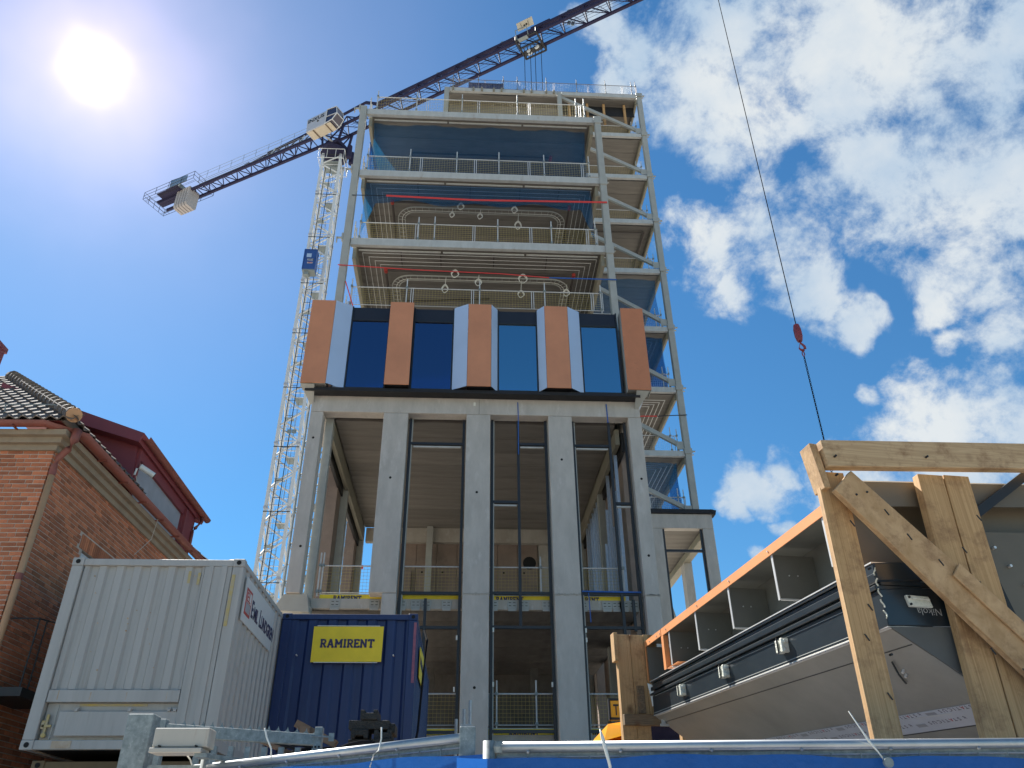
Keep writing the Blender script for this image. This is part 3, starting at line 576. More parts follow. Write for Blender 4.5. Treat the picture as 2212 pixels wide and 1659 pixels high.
part('black_membrane_strip', MB().prism([(-5.95, 24.80, 16.40), (-5.95, 24.80, 16.27), (-5.85, 25.26, 16.30), (-5.85, 25.26, 16.40)], (12.2, 0, 0)), 'blackfab', B)
part('sill_rail', box(-5.7, 6.2, 24.86, 25.3, 16.40, 16.43), 'black', B)
for x in (-6.1, 6.1):
    part('corner_soffit', MB().prism([(x, 24.64, 16.44), (x + .5, 24.66, 16.44), (x + (.42 if x < 0 else .1), 25.35, 15.98), (x + (.3 if x < 0 else .0), 25.35, 15.98)], (0, .04, .05)), 'steel', B)
part('storey_floor', box(-5.6, 6.0, 25.25, 37, 16.36, 16.44), 'conc_dirty', B)
part('storey_side_wall', box(-5.95, -5.85, 25.25, 37, 16.45, 20.1), 'silver', B); part('storey_side_wall', box(6.4, 6.5, 25.25, 37, 16.45, 20.1), 'silver', B)
part('storey_back_wall', box(-5.6, 6.0, 33, 33.2, 16.5, 20), 'plank_dark', B)

# rear podium
part('precast_beam', box(9.15, 12.28, 36.9, 37.3, 15.86, 16.62), 'concrete', B, bevel=.012)
part('precast_pillar', box(9.15, 9.68, 36.9, 37.3, 0, 15.85), 'concrete', B, bevel=.012)
part('precast_pillar', box(11.72, 12.28, 36.9, 37.3, 0, 15.85), 'concrete', B, bevel=.012)
part('black_membrane_strip', MB().box(9.1, 12.35, 36.78, 37.36, 16.63, 16.84).prism([(12.2, 36.75, 16.84), (12.5, 36.75, 16.78), (12.44, 36.75, 16.55), (12.3, 36.75, 16.6)], (0, .5, 0)), 'blackfab', B)
part('frame_upright', box(9.70, 9.80, 37.0, 37.12, 5, 15.84), 'black', B); part('frame_upright', box(11.60, 11.70, 37.0, 37.12, 5, 15.84), 'black', B)
part('frame_transom', box(9.81, 11.59, 37.0, 37.12, 14.68, 14.80), 'black', B)
planks(9.2, 12.2, 37.35, 47, 16.4); part('column', box(10.55, 10.85, 43.2, 43.5, 0, 16.0), 'steel', B)
part('diagonal_brace', MB().bar((10.75, 43.0, 15.6), (12.1, 43.0, 10.0), .2, .25), 'steel', B); part('diagonal_brace', MB().bar((10.4, 43.6, 12.2), (9.9, 43.6, 4), .2, .25), 'steel', B)
part('precast_pillar', box(11.85, 12.28, 41.4, 42.1, 0, 15.85), 'concrete', B); part('precast_pillar', box(9.0, 9.6, 47, 47.3, 0, 15.9), 'concrete', B)
part('side_girder', box(11.8, 12.2, 37.4, 47, 15.6, 15.95), 'girder', B)

# ------------------------------------------------------------------ guard rails, toe boards
def guardrail(x0, x1, y, z, label, posts, wm='wire', tm='tube', top=1.02, panel=2.45, group='mesh guard rails along the open floor edges', toe=None):
    g = thing('guard_rail', label, 'guard rail', ((x0 + x1) / 2, y, z), group)
    part('top_rail', MB().tube((x0, y, z + top), (x1, y, z + top), .024, 6), tm, g)
    part('bottom_rail', MB().tube((x0, y, z + .12), (x1, y, z + .12), .016, 6), tm, g)
    for x in posts:
        p = part('post', MB().tube((x, y - .05, z - .02), (x, y - .05, z + 1.42 + rnd(-.05, .1)), .026, 6), tm, g)
        part('coupler', MB().box(x - .045, x + .045, y - .10, y + .03, z + top - .05, z + top + .04).box(x - .045, x + .045, y - .10, y + .03, z + .1, z + .19), 'galvd', p, kind='stuff')
    x = x0
    while x < x1 - .2:
        xe = min(x + panel, x1); mb = MB(); k = max(2, int((xe - x) / .115))
        for i in range(1, k): xx = x + (xe - x) * i / k; mb.box(xx - .003, xx + .003, y - .003, y + .003, z + .12, z + top)
        for j in range(1, 8): zz = z + .12 + (top - .12) * j / 8; mb.box(x, xe, y - .003, y + .003, zz - .0035, zz + .0035)
        part('mesh', mb, wm, g, kind='stuff')
        part('panel_frame', MB().box(x + .01, x + .04, y - .015, y + .015, z + .12, z + top).box(xe - .04, xe - .01, y - .015, y + .015, z + .12, z + top), tm, g, kind='stuff')
        x = xe + .04
    return g
guardrail(-4.85, 5.35, 26.12, LV[0], 'mesh guard rail on the front roof slab, uppermost of the front rails', (-4.8, -2.9, -.7, 2.0, 4.9, 5.3))
guardrail(-4.95, 5.35, 26.12, LV[1], 'mesh guard rail in front of the fully blue netted floor', (-4.95, -3.0, -.85, 1.1, 3.2, 5.3))
guardrail(-4.95, 5.45, 26.12, LV[2], 'mesh guard rail on the floor with the bright red strap above it', (-4.9, -2.4, -1.7, 1.05, 3.4, 5.35))
guardrail(-4.95, 5.45, 26.12, LV[3] + .55, 'mesh guard rail just above the copper coloured cladding', (-4.95, -2.7, .3, 3.0, 5.35))
def toe(x0, x1, y, z, label, txt):
    t = thing('toe_board', label, 'toe board', ((x0 + x1) / 2, y, z), 'yellow toe boards on the lower floors')
    part('board', box(x0, x1, y, y + .02, z, z + .22), 'yellow', t)
    part('top_trim', box(x0, x1, y - .005, y + .025, z + .222, z + .245), 'steel_light', t)
    for x in txt: slab_text('RAMIRENT', .90, .15, (x, y - .003, z + .035), (1, 0, 0), (0, 0, 1), 'navy', t)
toe(-4.75, -2.72, 25.90, 8.96, 'yellow board at the left end of the hall floor edge', (-4.3,)); toe(-2.2, -.15, 25.90, 8.96, 'yellow board between the second and third pillar, hall floor', ())
toe(.6, 2.86, 25.90, 8.96, 'yellow lettered board between the two middle pillars, hall floor', (1.0,)); toe(3.6, 5.3, 25.90, 8.96, 'yellow board right of the fourth pillar, hall floor', (3.50,))
toe(-2.2, -.15, 25.90, 4.90, 'yellow board on the bottom floor beside the blue container', ()); toe(.6, 2.86, 25.90, 4.90, 'yellow board on the bottom floor between the middle pillars', (1.4,)); toe(3.6, 5.5, 25.90, 4.90, 'yellow board on the bottom floor behind the amber truck', (3.62,))
guardrail(-4.8, -2.7, 25.98, 9.15, 'wire guard rail at the left end of the tall hall', (-4.85, -4.75)); guardrail(-2.15, -.2, 25.98, 9.15, 'wire guard rail in the hall right of the second pillar', (-2.15,))
guardrail(.7, 2.85, 25.98, 9.15, 'wire guard rail in the hall between the middle pillars', (2.5,)); guardrail(3.75, 5.3, 25.98, 9.15, 'wire guard rail in the hall right of the fourth pillar', (5.3,))
guardrail(-2.15, -.2, 25.98, 5.12, 'wire guard rail on the bottom floor right of the blue container', ()); guardrail(.75, 2.85, 25.98, 5.12, 'wire guard rail on the bottom floor between the middle pillars', (1.02, 2.25)); guardrail(3.75, 5.6, 25.98, 5.12, 'wire guard rail on the bottom floor behind the amber truck', ())
guardrail(-1.9, 11.6, 37.5, RV[0], 'thin mesh guard rail on the topmost roof edge', (-1.7, .1, 1.9, 2.9, 5.0, 7.2, 9.3, 11.2, 11.5), wm='wireg', tm='darktube')
RN = ['first floor under the topmost roof', 'second floor under the topmost roof', 'third floor under the topmost roof', 'upper of the two blue netted rear floors', 'lower of the two blue netted rear floors', 'rear floor level with the cladding', 'rear floor with the short red strap below the cladding']
for k in range(1, 8): guardrail(6.2, 11.3, 37.7, RV[k], 'guard rail on the rear wing, ' + RN[k - 1], (6.6, 8.6, 10.9, 11.25), wm='wire' if k < 5 else 'wireg')
guardrail(9.4, 11.3, 37.7, 16.84, 'guard rail on the low black edged podium roof', (10.9, 11.2), wm='wireg')
for k, z in enumerate(LV):   # rails running back along the left edge
    g = thing('side_rail', 'steel tube rail on the left edge of the ' + ['front roof', 'fully netted floor', 'red strap floor', 'floor above the cladding'][k], 'guard rail', (-5.15, 30, z), 'tube rails along the left floor edges')
    for h in (.5, 1.0): part('rail', MB().tube((-5.18, 26.3, z + h), (-5.18, 37, z + h), .024, 6), 'tube', g)
    for y in (26.5, 26.9, 28.7, 31, 33.4): part('post', MB().tube((-5.2, y, z - .1), (-5.2, y, z + 1.4), .026, 6), 'tube', g)

# safety nets
def sheetgrid(f, nu, nv):
    mb = MB(); 
    for j in range(nv + 1):
        for i in range(nu + 1): mb.v.append(V(f(i / nu, j / nv)))
    for j in range(nv):
        for i in range(nu): a = j * (nu + 1) + i; mb.f.append((a, a + 1, a + nu + 2, a + nu + 1))
    return mb
def net(x0, x1, y, z0, z1, label, sag=.2, side=3.2, gl='blue safety nets hung on the open floors'):
    def f(s, t):
        x = x0 + (x1 - x0) * s; z = z0 + (z1 - z0) * t
        return (x + .03 * math.sin(9 * t + x), y + sag * math.sin(math.pi * t) * .5 + .05 * math.sin(x * 2.1 + t * 3) + .02 * math.sin(x * 7), z - .02 * math.sin(math.pi * s * 5) ** 2 * t)
    o = part('safety_net', sheetgrid(f, 60, 14), 'net', smooth=True); tag(o, label, 'safety net', gl)
    return o
net(-4.9, 5.3, 26.55, LV[1] + .02, LV[0] - .4, 'blue net closing the whole top front floor')
def halfnet(s, t):
    x = -4.95 + 10.3 * s; k = abs(s - .5) * 2; low = LV[1] - 1.55 + .06 * math.sin(s * 11) - 2.2 * max(0, k - .90) * 10 * .9
    low = max(low, LV[2] + .05); z = low + (LV[1] - .4 - low) * t; return (x, 26.42 + .12 * math.sin(s * 23) * (1 - t), z)
o = part('safety_net', sheetgrid(halfnet, 80, 10), 'net', smooth=True); tag(o, 'blue net gathered up above the bright red strap', 'safety net', 'blue safety nets hung on the open floors')
for k, nm in ((4, 'blue net on the upper netted rear floor'), (5, 'blue net on the rear floor just right of the cladding top')): net(6.2, 11.25, 38.0, RV[k + 1] + .02 if k < 7 else 0, RV[k] - .4, nm)
net(6.2, 11.2, 38.0, RV[6] + .02, RV[5] - .4, 'blue net on the rear floor beside the copper end panel')
net(9.2, 11.2, 38.1, 16.9, RV[7] - .4, 'blue net above the low black edged podium')
def bulge(s, t):
    return (11.1 + .35 * math.sin(math.pi * s) * (1 - t), 38.0 + 1.8 * s, 16.9 + 3.1 * t - .4 * s)
o = part('safety_net', sheetgrid(bulge, 16, 16), 'net', smooth=True); tag(o, 'loose blue net bulging out at the podium corner', 'safety net', 'blue safety nets hung on the open floors')
def teal(s, t): return (-4.95 + .55 * s * (1 - t) + .04 * math.sin(20 * s), 26.3 + .1 * math.sin(12 * s), LV[1] + .05 + 2.0 * t)
o = part('net_corner', sheetgrid(teal, 12, 12), 'net', smooth=True); tag(o, 'bright turquoise gathered net end at the left of the top front floor', 'safety net', 'blue safety nets hung on the open floors')

# straps
def strap(pts, w, m, label, cat='strap', name='ratchet_strap'):
    mb = MB()
    for a, b in zip(pts[:-1], pts[1:]): mb.bar(a, b, .01, w)
    return tag(part(name, mb, m), label, cat)
o = strap([(-3.9, 25.86, 26.95), (0, 25.86, 26.86), (5.95, 25.86, 27.0)], .10, 'red', 'bright red strap stretched across the second front floor')
strap([(-5.4, 25.86, 26.92), (-3.9, 25.86, 26.94)], .04, 'lampblack', 'black strap end tying the red strap to the left column')
strap([(-5.6, 25.86, 22.95), (-2.5, 25.86, 22.80), (1.2, 25.84, 22.70), (3.2, 25.86, 22.58)], .045, 'red', 'thin red strap across the third front floor')
strap([(3.2, 25.86, 22.58), (6.04, 25.84, 22.57)], .055, 'bluestrap', 'dark blue strap wrapped round the right front column')
strap([(9.0, 37.3, 22.42), (10.2, 37.3, 22.45)], .07, 'red', 'short red strap right of the concrete corner'); strap([(10.2, 37.3, 22.45), (11.9, 37.36, 22.6)], .05, 'lampblack', 'black strap round the rear steel column')
strap([(-5.2, 25.86, 22.1), (-4.75, 25.86, 20.75)], .04, 'red', 'red strap hanging down behind the left copper panel')
strap([(1.76, 25.28, 16.2), (1.77, 25.26, 15.7), (1.78, 25.55, 14.2)], .03, 'bluestrap', 'blue strap hanging from the concrete beam at the middle mullion')
strap([(5.05, 25.28, 16.2), (5.06, 25.26, 15.4)], .04, 'bluestrap', 'knotted blue strap hanging from the beam near its right end')
strap([(3.8, 25.58, 9.26), (5.78, 25.58, 9.24)], .05, 'bluestrap', 'blue strap wound along the transom right of the fourth pillar')
strap([(4.02, 25.56, 9.2), (4.04, 25.56, 8.25)], .03, 'bluestrap', 'blue strap end hanging below the transom')
# cable coils
for k, (x, y, z, r) in enumerate([(-.63, 27.3, 27.85, .16), (-1.03, 27.6, 27.6, .12), (.28, 27.64, 27.6, .13), (1.88, 27.3, 27.75, .15), (2.07, 27.8, 27.25, .2), (-.78, 27.2, 23.75, .17), (-1.21, 27.7, 23.3, .18), (.25, 27.5, 23.55, .15), (2.21, 27.35, 23.7, .2), (2.15, 27.8, 23.2, .15), (4.21, 28.0, 23.5, .15)]):
    mb = MB(); nn = 20
    for l in range(3):
        rr = r * (1 - .08 * l); pts = [(x + rr * math.cos(2 * math.pi * i / nn) * (.8 if k in (4, 6) else 1), y + .03 * l + .03 * math.sin(i), z + rr * 1.15 * math.sin(2 * math.pi * i / nn)) for i in range(nn + 1)]
        mb.swept(pts, .014, 5)
    mb.swept([(x, y, z + r), (x + .03, y, 28.0 if z > 26 else 23.95)], .012, 5)
    where = ['leftmost round coil on the second floor ceiling, left of centre', 'small coil just left below the round one, second floor ceiling', 'small loose coil at the middle of the second floor ceiling', 'round coil right of the middle, second floor ceiling', 'long drooping loop right of the middle, second floor ceiling',
             'round coil left of centre, third floor ceiling', 'long drooping loop left of centre, third floor ceiling', 'tangled coil at the middle of the third floor ceiling', 'upper round coil right of centre, third floor ceiling', 'lower drooping loop right of centre, third floor ceiling', 'small coil at the right end of the cable tray, third floor ceiling'][k]
    tag(part('cable_coil', mb, 'whiteplastic'), 'white cable, ' + where, 'cable', 'white cable coils under the open floor ceilings')
tag(part('site_hose', MB().swept([(.35, 25.9, 20.3), (.4, 25.6, 20.6), (.6, 25.5, 20.62), (.72, 25.6, 20.2)], .035), 'cable'), 'black hose end curling over the cladding beside a rail post', 'hose')

# blue roof container
def corrug(x0, x1, y, z0, z1, amp, pitch, ny=(0, -1, 0), flat=.5):
    """corrugated sheet along x at depth y, outward -y"""
    n = max(1, int(round((x1 - x0) / pitch))); p = (x1 - x0) / n; xs = []
    for i in range(n):
        a = x0 + i * p; xs += [(a, 0), (a + p * .28, 0), (a + p * .40, 1), (a + p * .78, 1), (a + p * .90, 0)]
    xs.append((x1, 0)); mb = MB()
    for (x, d) in xs: mb.v += [V((x, y + d * amp, z0)), V((x, y + d * amp, z1))]
    for i in range(len(xs) - 1): mb.f.append((2 * i, 2 * i + 2, 2 * i + 3, 2 * i + 1))
    return mb
def rot_side(mb, X):   # sheet made along x becomes a side sheet at x=X running along y, outward +x
    for v in mb.v: x, y, z = v; v.x, v.y = X - y, x
    return mb
def container(name, label, x0, y0, z0, w, L, H, m, n_front, n_side, group=None, front=True, pitch=.28):
    c = thing(name, label, 'shipping container', (x0 + w / 2, y0 + L / 2, z0), group); x1, y1, z1 = x0 + w, y0 + L, z0 + H
    t = .09
    for (a, b, e, f) in [(x0, x0 + .16, y0, y0 + .12), (x1 - .16, x1, y0, y0 + .12), (x0, x0 + .16, y1 - .12, y1), (x1 - .16, x1, y1 - .12, y1)]:
        part('corner_post', box(a, b, e, f, z0 + .12, z1 - .12), m, c, bevel=.008)
        for z in (z0, z1 - .119):
            cc = part('corner_casting', box(a - .004, b + .004, e - .006, f + .006, z, z + .119), m, c, bevel=.008)
            if e == y0: part('casting_hole', MB().tube(((a + b) / 2, e - .012, z + .06), ((a + b) / 2, e + .02, z + .06), .034, 12).xf(Matrix.Identity(4)), 'void', cc)
    part('top_rail', box(x0 + .16, x1 - .16, y0 + .01, y0 + .1, z1 - .11, z1 - .012), m, c, bevel=.006)
    part('bottom_rail', box(x0 + .16, x1 - .16, y0 + .01, y0 + .1, z0 + .005, z0 + .12), m, c, bevel=.006)
    for X in (x0 + .05, x1 - .05):
        part('side_top_rail', box(X - .04, X + .04, y0 + .12, y1 - .12, z1 - .085, z1 - .01), m, c)
        part('side_bottom_rail', box(X - .04, X + .04, y0 + .12, y1 - .12, z0 + .005, z0 + .14), m, c)
    part('side_wall', rot_side(corrug(y0 + .12, y1 - .12, -.035, z0 + .14, z1 - .085, .036, pitch), x1 - .05), m, c)
    mb = rot_side(corrug(y0 + .12, y1 - .12, 0, z0 + .14, z1 - .085, -.036, pitch), x0 + .03); part('side_wall', mb, m, c)
    part('back_wall', corrug(x0 + .16, x1 - .16, y1 - .06, z0 + .12, z1 - .11, .03, pitch), m, c)
    part('roof_sheet', box(x0 + .02, x1 - .02, y0 + .05, y1 - .05, z1 - .03, z1 - .008), m, c)
    part('floor_sheet', box(x0 + .02, x1 - .02, y0 + .05, y1 - .05, z0 + .02, z0 + .06), 'lampblack', c)
    if front: part('front_wall', corrug(x0 + .16, x1 - .16, y0 + .045, z0 + .12, z1 - .11, .036, pitch), m, c)
    return c
c = container('roof_container', 'small blue container standing on the topmost roof', -.62, 38.9, RV[0], 2.6, 2.4, 2.55, 'contb', 6, 6, pitch=.3)

# ------------------------------------------------------------------ light grey container on its brown one
WX0, WX1, WY, WZ = -5.79, -3.30, 11.67, 2.94
w = container('shipping_container', 'light grey container with a company sign on its right side, end hatch towards the fence', WX0, WY, WZ, WX1 - WX0, 6.06, 2.6, 'contw', 0, 0, front=False, pitch=.275)
part('front_wall', corrug(-5.62, -3.88, WY + .045, 3.70, 5.43, .036, .235), 'contw', w)
part('wide_post', box(-3.87, -3.47, WY + .02, WY + .06, 3.06, 5.43), 'contw', w, bevel=.006)
part('post_rib', MB().box(-3.80, -3.74, WY, WY + .02, 3.06, 5.43).box(-3.62, -3.54, WY, WY + .02, 3.06, 5.43), 'contw', w, kind='stuff')
part('hatch_beam', box(-5.62, -3.875, WY + .008, WY + .07, 3.53, 3.69), 'contw', w, bevel=.006)
part('hatch_recess', box(-5.62, -3.50, WY + .10, WY + .13, 3.06, 3.53), 'contw', w)
h = part('hatch_flap', box(-5.42, -3.72, WY + .03, WY + .055, 3.11, 3.42), 'contw', w, bevel=.008)
for x in (-5.2, -4.5, -3.98, -3.9): part('hinge', MB().box(x - .02, x + .02, WY + .01, WY + .05, 3.415, 3.45).tube((x - .03, WY + .03, 3.45), (x + .03, WY + .03, 3.45), .014, 6), 'contw', h)
part('lock_rod', MB().tube((-5.47, WY + .05, 3.07), (-5.45, WY + .05, 3.50), .008, 5).tube((-3.66, WY + .05, 3.2), (-3.64, WY + .05, 3.52), .008, 5), 'steel', w, kind='stuff')
part('rust_streak', box(-5.60, -3.6, WY + .06, WY + .099, 3.055, 3.085), 'contrust', w)
part('latch', MB().box(-5.57, -5.54, WY + .04, WY + .07, 3.14, 3.38).tube((-5.55, WY + .02, 3.12), (-5.55, WY + .06, 3.12), .03, 10).box(-5.60, -5.48, WY + .03, WY + .05, 3.22, 3.25).box(-5.61, -5.57, WY + .03, WY + .05, 3.2, 3.3), 'contyel', w, kind='stuff')
part('rust_streak', box(-5.40, -5.15, WY - .0005, WY + .009, 2.96, 3.05), 'contrust', w)
for x, z0, z1 in ((-4.10, 5.18, 5.36), (-3.96, 5.16, 5.34)): part('paint_run', box(x, x + .04, WY + .0405, WY + .046, z0, z1), 'contyel', w)
part('paint_run', box(-3.45, -3.40, WY - .008, WY - .0005, 4.55, 5.30), 'contyel', w)
part('hatch_paint', box(-5.2, -4.3, WY + .09, WY + .099, 3.49, 3.52), 'contyel', w)
s = part('company_sign', box(-3.32, -3.30, 11.98, 14.03, 4.72, 5.37), 'signw', w, bevel=.003)
part('logo_frame', MB().box(-3.2995, -3.296, 12.05, 12.40, 4.84, 5.23), 'signred', s)
part('logo_field', box(-3.2955, -3.2935, 12.09, 12.36, 4.88, 5.02), 'signgrey', s); part('logo_field', box(-3.2955, -3.2935, 12.09, 12.36, 5.03, 5.19), 'signw', s)
text('lettering', 'EL', .20, (-3.2925, 12.085, 5.04), (0, 1, 0), (0, 0, 1), 'signred', s, bold=.002, sx=1.1)
text('lettering', 'E', .36, (-3.298, 12.45, 4.90), (0, 1, 0), (0, 0, 1), 'navy', s, bold=.008, sx=.78)
text('lettering', 'MIL', .27, (-3.298, 12.62, 4.90), (0, 1, 0), (0, 0, 1), 'navy', s, bold=.008, sx=.74)
text('lettering', 'L', .36, (-3.298, 13.02, 4.90), (0, 1, 0), (0, 0, 1), 'navy', s, bold=.008, sx=.78)
text('lettering', 'UNDGREN', .27, (-3.298, 13.15, 4.90), (0, 1, 0), (0, 0, 1), 'navy', s, bold=.008, sx=.72)
random.seed(11)
for k in range(16):
    x = rnd(-5.5, -4.0); z = rnd(3.85, 5.3); r_ = rnd(.006, .014)
    part('rust_spot', MB().tube((x, WY + .033, z), (x, WY + .0415, z), r_, 7), 'contrust', w, kind='stuff')
for k in range(14):
    y = rnd(12.1, 14.6); z = rnd(3.3, 4.6); l_ = rnd(.02, .10)
    part('scratch', MB().bar((-3.3135, y, z), (-3.3135, y + l_ * rnd(-.4, .6), z - l_), .006, .004), 'contrust', w, kind='stuff')
for k in range(5):
    x = -5.5 + k * .47 + rnd(-.05, .05); part('rust_run', box(x, x + rnd(.008, .016), WY + .0075, WY + .0082, 3.56, 3.69 - rnd(0, .04)), 'contrust', w, kind='stuff')
tag(part('roof_debris', MB().lathe((-3.55, 11.9, 5.545), [(.10, 0), (.12, .02), (.05, .05)], 7), 'contrust'), 'rusty scrap lying on the front edge of the light grey container', 'scrap')
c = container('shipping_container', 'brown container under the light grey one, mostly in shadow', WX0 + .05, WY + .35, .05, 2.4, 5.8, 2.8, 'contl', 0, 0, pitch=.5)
# blue container
b = container('shipping_container', 'dark blue container with a large yellow sign on its end', -3.31, 14.7, 2.96, 2.44, 6.06, 2.6, 'contb', 0, 0, pitch=.345)
s = part('yellow_sign', MB().prism([(-2.72, 14.66, 5.31), (-1.47, 14.66, 5.315), (-1.475, 14.66, 4.70), (-2.715, 14.66, 4.69)], (0, .02, 0)), 'yellow', b)
part('sign_trim', MB().box(-2.66, -1.54, 14.655, 14.672, 5.316, 5.328).box(-2.66, -1.54, 14.655, 14.672, 4.678, 4.69), 'signw', s, kind='stuff')
slab_text('RAMIRENT', .955, .145, (-2.575, 14.657, 4.94), (1, 0, 0), (0, 0, 1), 'navy', s)
s2 = part('yellow_sign', MB().prism([(-.862, 15.8, 5.22), (-.862, 17.3, 5.34), (-.862, 17.3, 4.69), (-.862, 15.8, 4.65)], (.012, 0, 0)), 'yellow', b)
text('lettering', 'RAMIRENT', .22, (-.848, 15.9, 4.93), (0, 1, 0), (0, 0, 1), 'navy', s2, bold=.006)
part('faded_sticker', box(-.862, -.8645, 14.83, 14.87, 4.3, 5.4), 'faded_red', b); part('faded_sticker', box(-.93, -.88, 14.69, 14.695, 4.35, 5.40), 'faded_red', b)
for x in (-2.98, -1.27): part('rivet', MB().tube((x, 14.69, 4.82), (x, 14.76, 4.82), .012, 8), 'whiteplastic', b)
part('side_cable', MB().swept([(-.80, 15.9, 5.55), (-.72, 15.6, 5.3), (-.74, 15.1, 4.6), (-.78, 14.9, 3.6), (-.82, 14.8, 3.3)], .02), 'cable', b)
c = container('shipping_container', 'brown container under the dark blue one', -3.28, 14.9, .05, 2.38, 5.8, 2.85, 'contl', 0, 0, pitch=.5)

# ------------------------------------------------------------------ tower crane
MC = V((-15.17, 61, 0)); HD = rad(121.2)
JD = V((math.sin(HD), math.cos(HD), 0)); JN = V((-.518, -.855, 0))
def J(a, n, z): v = MC + JD * a + JN * n; v.z = z; return v
C = thing('tower_crane', 'flat top tower crane with a white lattice mast and dark violet jib', 'tower crane', (MC.x, MC.y, 0))
ms = .92
LEG = [(-ms, -ms), (ms, -ms), (ms, ms), (-ms, ms)]
for (x, y) in LEG: part('mast_leg', box(MC.x + x - .12, MC.x + x + .12, MC.y + y - .12, MC.y + y + .12, 0, 66.2), 'cream', C)
zs = [3.25 + 5.75 * k for k in range(-1, 12)]; zs[0] = 0
for i, (za, zb) in enumerate(zip(zs[:-1], zs[1:])):
    mb = MB(); zb = min(zb, 66)
    for k in range(4):
        (xa, ya), (xb, yb) = LEG[k], LEG[(k + 1) % 4]; h = (zb - za) / 4
        mb.tube((MC.x + xa, MC.y + ya, za + .1), (MC.x + xb, MC.y + yb, za + .1), .05, 6)
        for j in range(4):
            p, q = ((xa, ya), (xb, yb)) if (j + k) % 2 else ((xb, yb), (xa, ya))
            mb.tube((MC.x + p[0], MC.y + p[1], za + j * h + .1), (MC.x + q[0], MC.y + q[1], za + (j + 1) * h), .075, 6)
            if j % 2: mb.tube((MC.x + xa, MC.y + ya, za + j * h), (MC.x + xb, MC.y + yb, za + j * h), .03, 6)
    part('mast_bracing', mb, 'cream', C, kind='stuff')
    mb = MB()
    for (x, y) in LEG: mb.box(MC.x + x - .16, MC.x + x + .16, MC.y + y - .16, MC.y + y + .16, zb - .22, zb - .02)
    part('mast_joint', mb, 'cabin', C, kind='stuff')
    part('rest_platform', MB().box(MC.x - .1, MC.x + .8, MC.y - .6, MC.y + .7, zb - 1.3, zb - 1.25).box(MC.x - .85, MC.x - .1, MC.y + .1, MC.y + .7, zb - 2.9, zb - 2.85), 'galvd', C, kind='stuff')
    mb = MB()
    lx = MC.x + (.35 if i % 2 else .0)
    for dx in (-.2, .2): mb.tube((lx + dx, MC.y - .1, za), (lx + dx, MC.y + .15, zb), .022, 5)
    for j in range(int((zb - za) / .3)): z = za + j * .3; mb.tube((lx - .2, MC.y, z), (lx + .2, MC.y, z), .012, 4)
    for j in range(5):
        z = za + .6 + j * 1.0; pts = [(lx + .36 * math.cos(t), MC.y - .05 - .62 * math.sin(t), z) for t in [math.pi * i2 / 8 for i2 in range(9)]]
        mb.swept(pts, .014, 4)
    for t in (.25, .5, .75): mb.tube((lx + .36 * math.cos(math.pi * t), MC.y - .05 - .62 * math.sin(math.pi * t), za), (lx + .36 * math.cos(math.pi * t), MC.y - .05 - .62 * math.sin(math.pi * t), zb), .012, 4)
    part('caged_ladder', mb, 'galvd', C, kind='stuff')
mb = MB()
for x in (-.42, .12): mb.tube((MC.x + x, MC.y - 1.15, 0), (MC.x + x, MC.y - 1.15, 64), .035, 6)
for j in range(40): mb.bar((MC.x - .42, MC.y - 1.15, 1.4 + j * 1.5), (MC.x + .12, MC.y - 1.15, 1.4 + j * 1.5), .03)
part('lift_track', mb, 'lampblack', C, kind='stuff')
for z in zs[1:]: part('track_tie', MB().tube((MC.x - 1.05, MC.y - 1.08, z - .5), (MC.x + 1.05, MC.y - 1.08, z - .5), .035, 6), 'lampblack', C)
part('power_cable', MB().swept([(MC.x + 1.15, MC.y + .2, 64 - k * 6) for k in range(9)], .03, 5), 'cable', C)
# top platform and slewing ring
mb = MB()
for z in (65.25, 66.6):
    for (a, b) in zip(LEG, LEG[1:] + LEG[:1]): mb.tube((MC.x + a[0] * 1.45, MC.y + a[1] * 1.45, z), (MC.x + b[0] * 1.45, MC.y + b[1] * 1.45, z), .035, 5)
for (a, b) in zip(LEG, LEG[1:] + LEG[:1]):
    for k in range(3): f = k / 3; mb.tube((MC.x + (a[0] + (b[0] - a[0]) * f) * 1.45, MC.y + (a[1] + (b[1] - a[1]) * f) * 1.45, 65.25), (MC.x + (a[0] + (b[0] - a[0]) * f) * 1.45, MC.y + (a[1] + (b[1] - a[1]) * f) * 1.45, 66.6), .028, 5)
part('top_platform_rail', mb, 'cream', C, kind='stuff')
part('top_platform_deck', box(MC.x - .85, MC.x + .85, MC.y - .85, MC.y + .85, 65.2, 65.3), 'galvd', C)
part('slewing_ring', MB().lathe(MC + V((0, 0, 66.3)), [(.9, 0), (1.15, .4), (1.45, .55), (1.45, 1.0), (1.2, 1.25), (1.0, 1.5)], 20), 'purple', C)
part('slewing_frame', MB().prism([J(-1.1, -.9, 67.8), J(1.1, -.9, 67.8), J(1.1, .9, 67.8), J(-1.1, .9, 67.8)], (0, 0, .5)), 'purple', C)
part('slewing_motor', MB().tube(J(1.7, -.4, 66.2), J(1.7, -.4, 67.9), .28, 10).tube(J(1.5, -1.1, 66.0), J(1.5, -1.1, 67.6), .28, 10), 'purple', C, kind='stuff')
ZB, ZT, HW = 70.3, 72.15, .76
mb = MB()
for s in (-1, 1):
    for a0 in (-1.1, 1.1): mb.bar(J(a0, s * .8, 68.2), J(a0 * 1.35, s * HW, ZB), .22)
    mb.bar(J(-1.1, s * .8, 68.2), J(1.5, s * HW, ZB), .12); mb.bar(J(1.1, s * .8, 68.2), J(-1.5, s * HW, ZB), .12)
part('tower_head', mb, 'purple', C, kind='stuff')
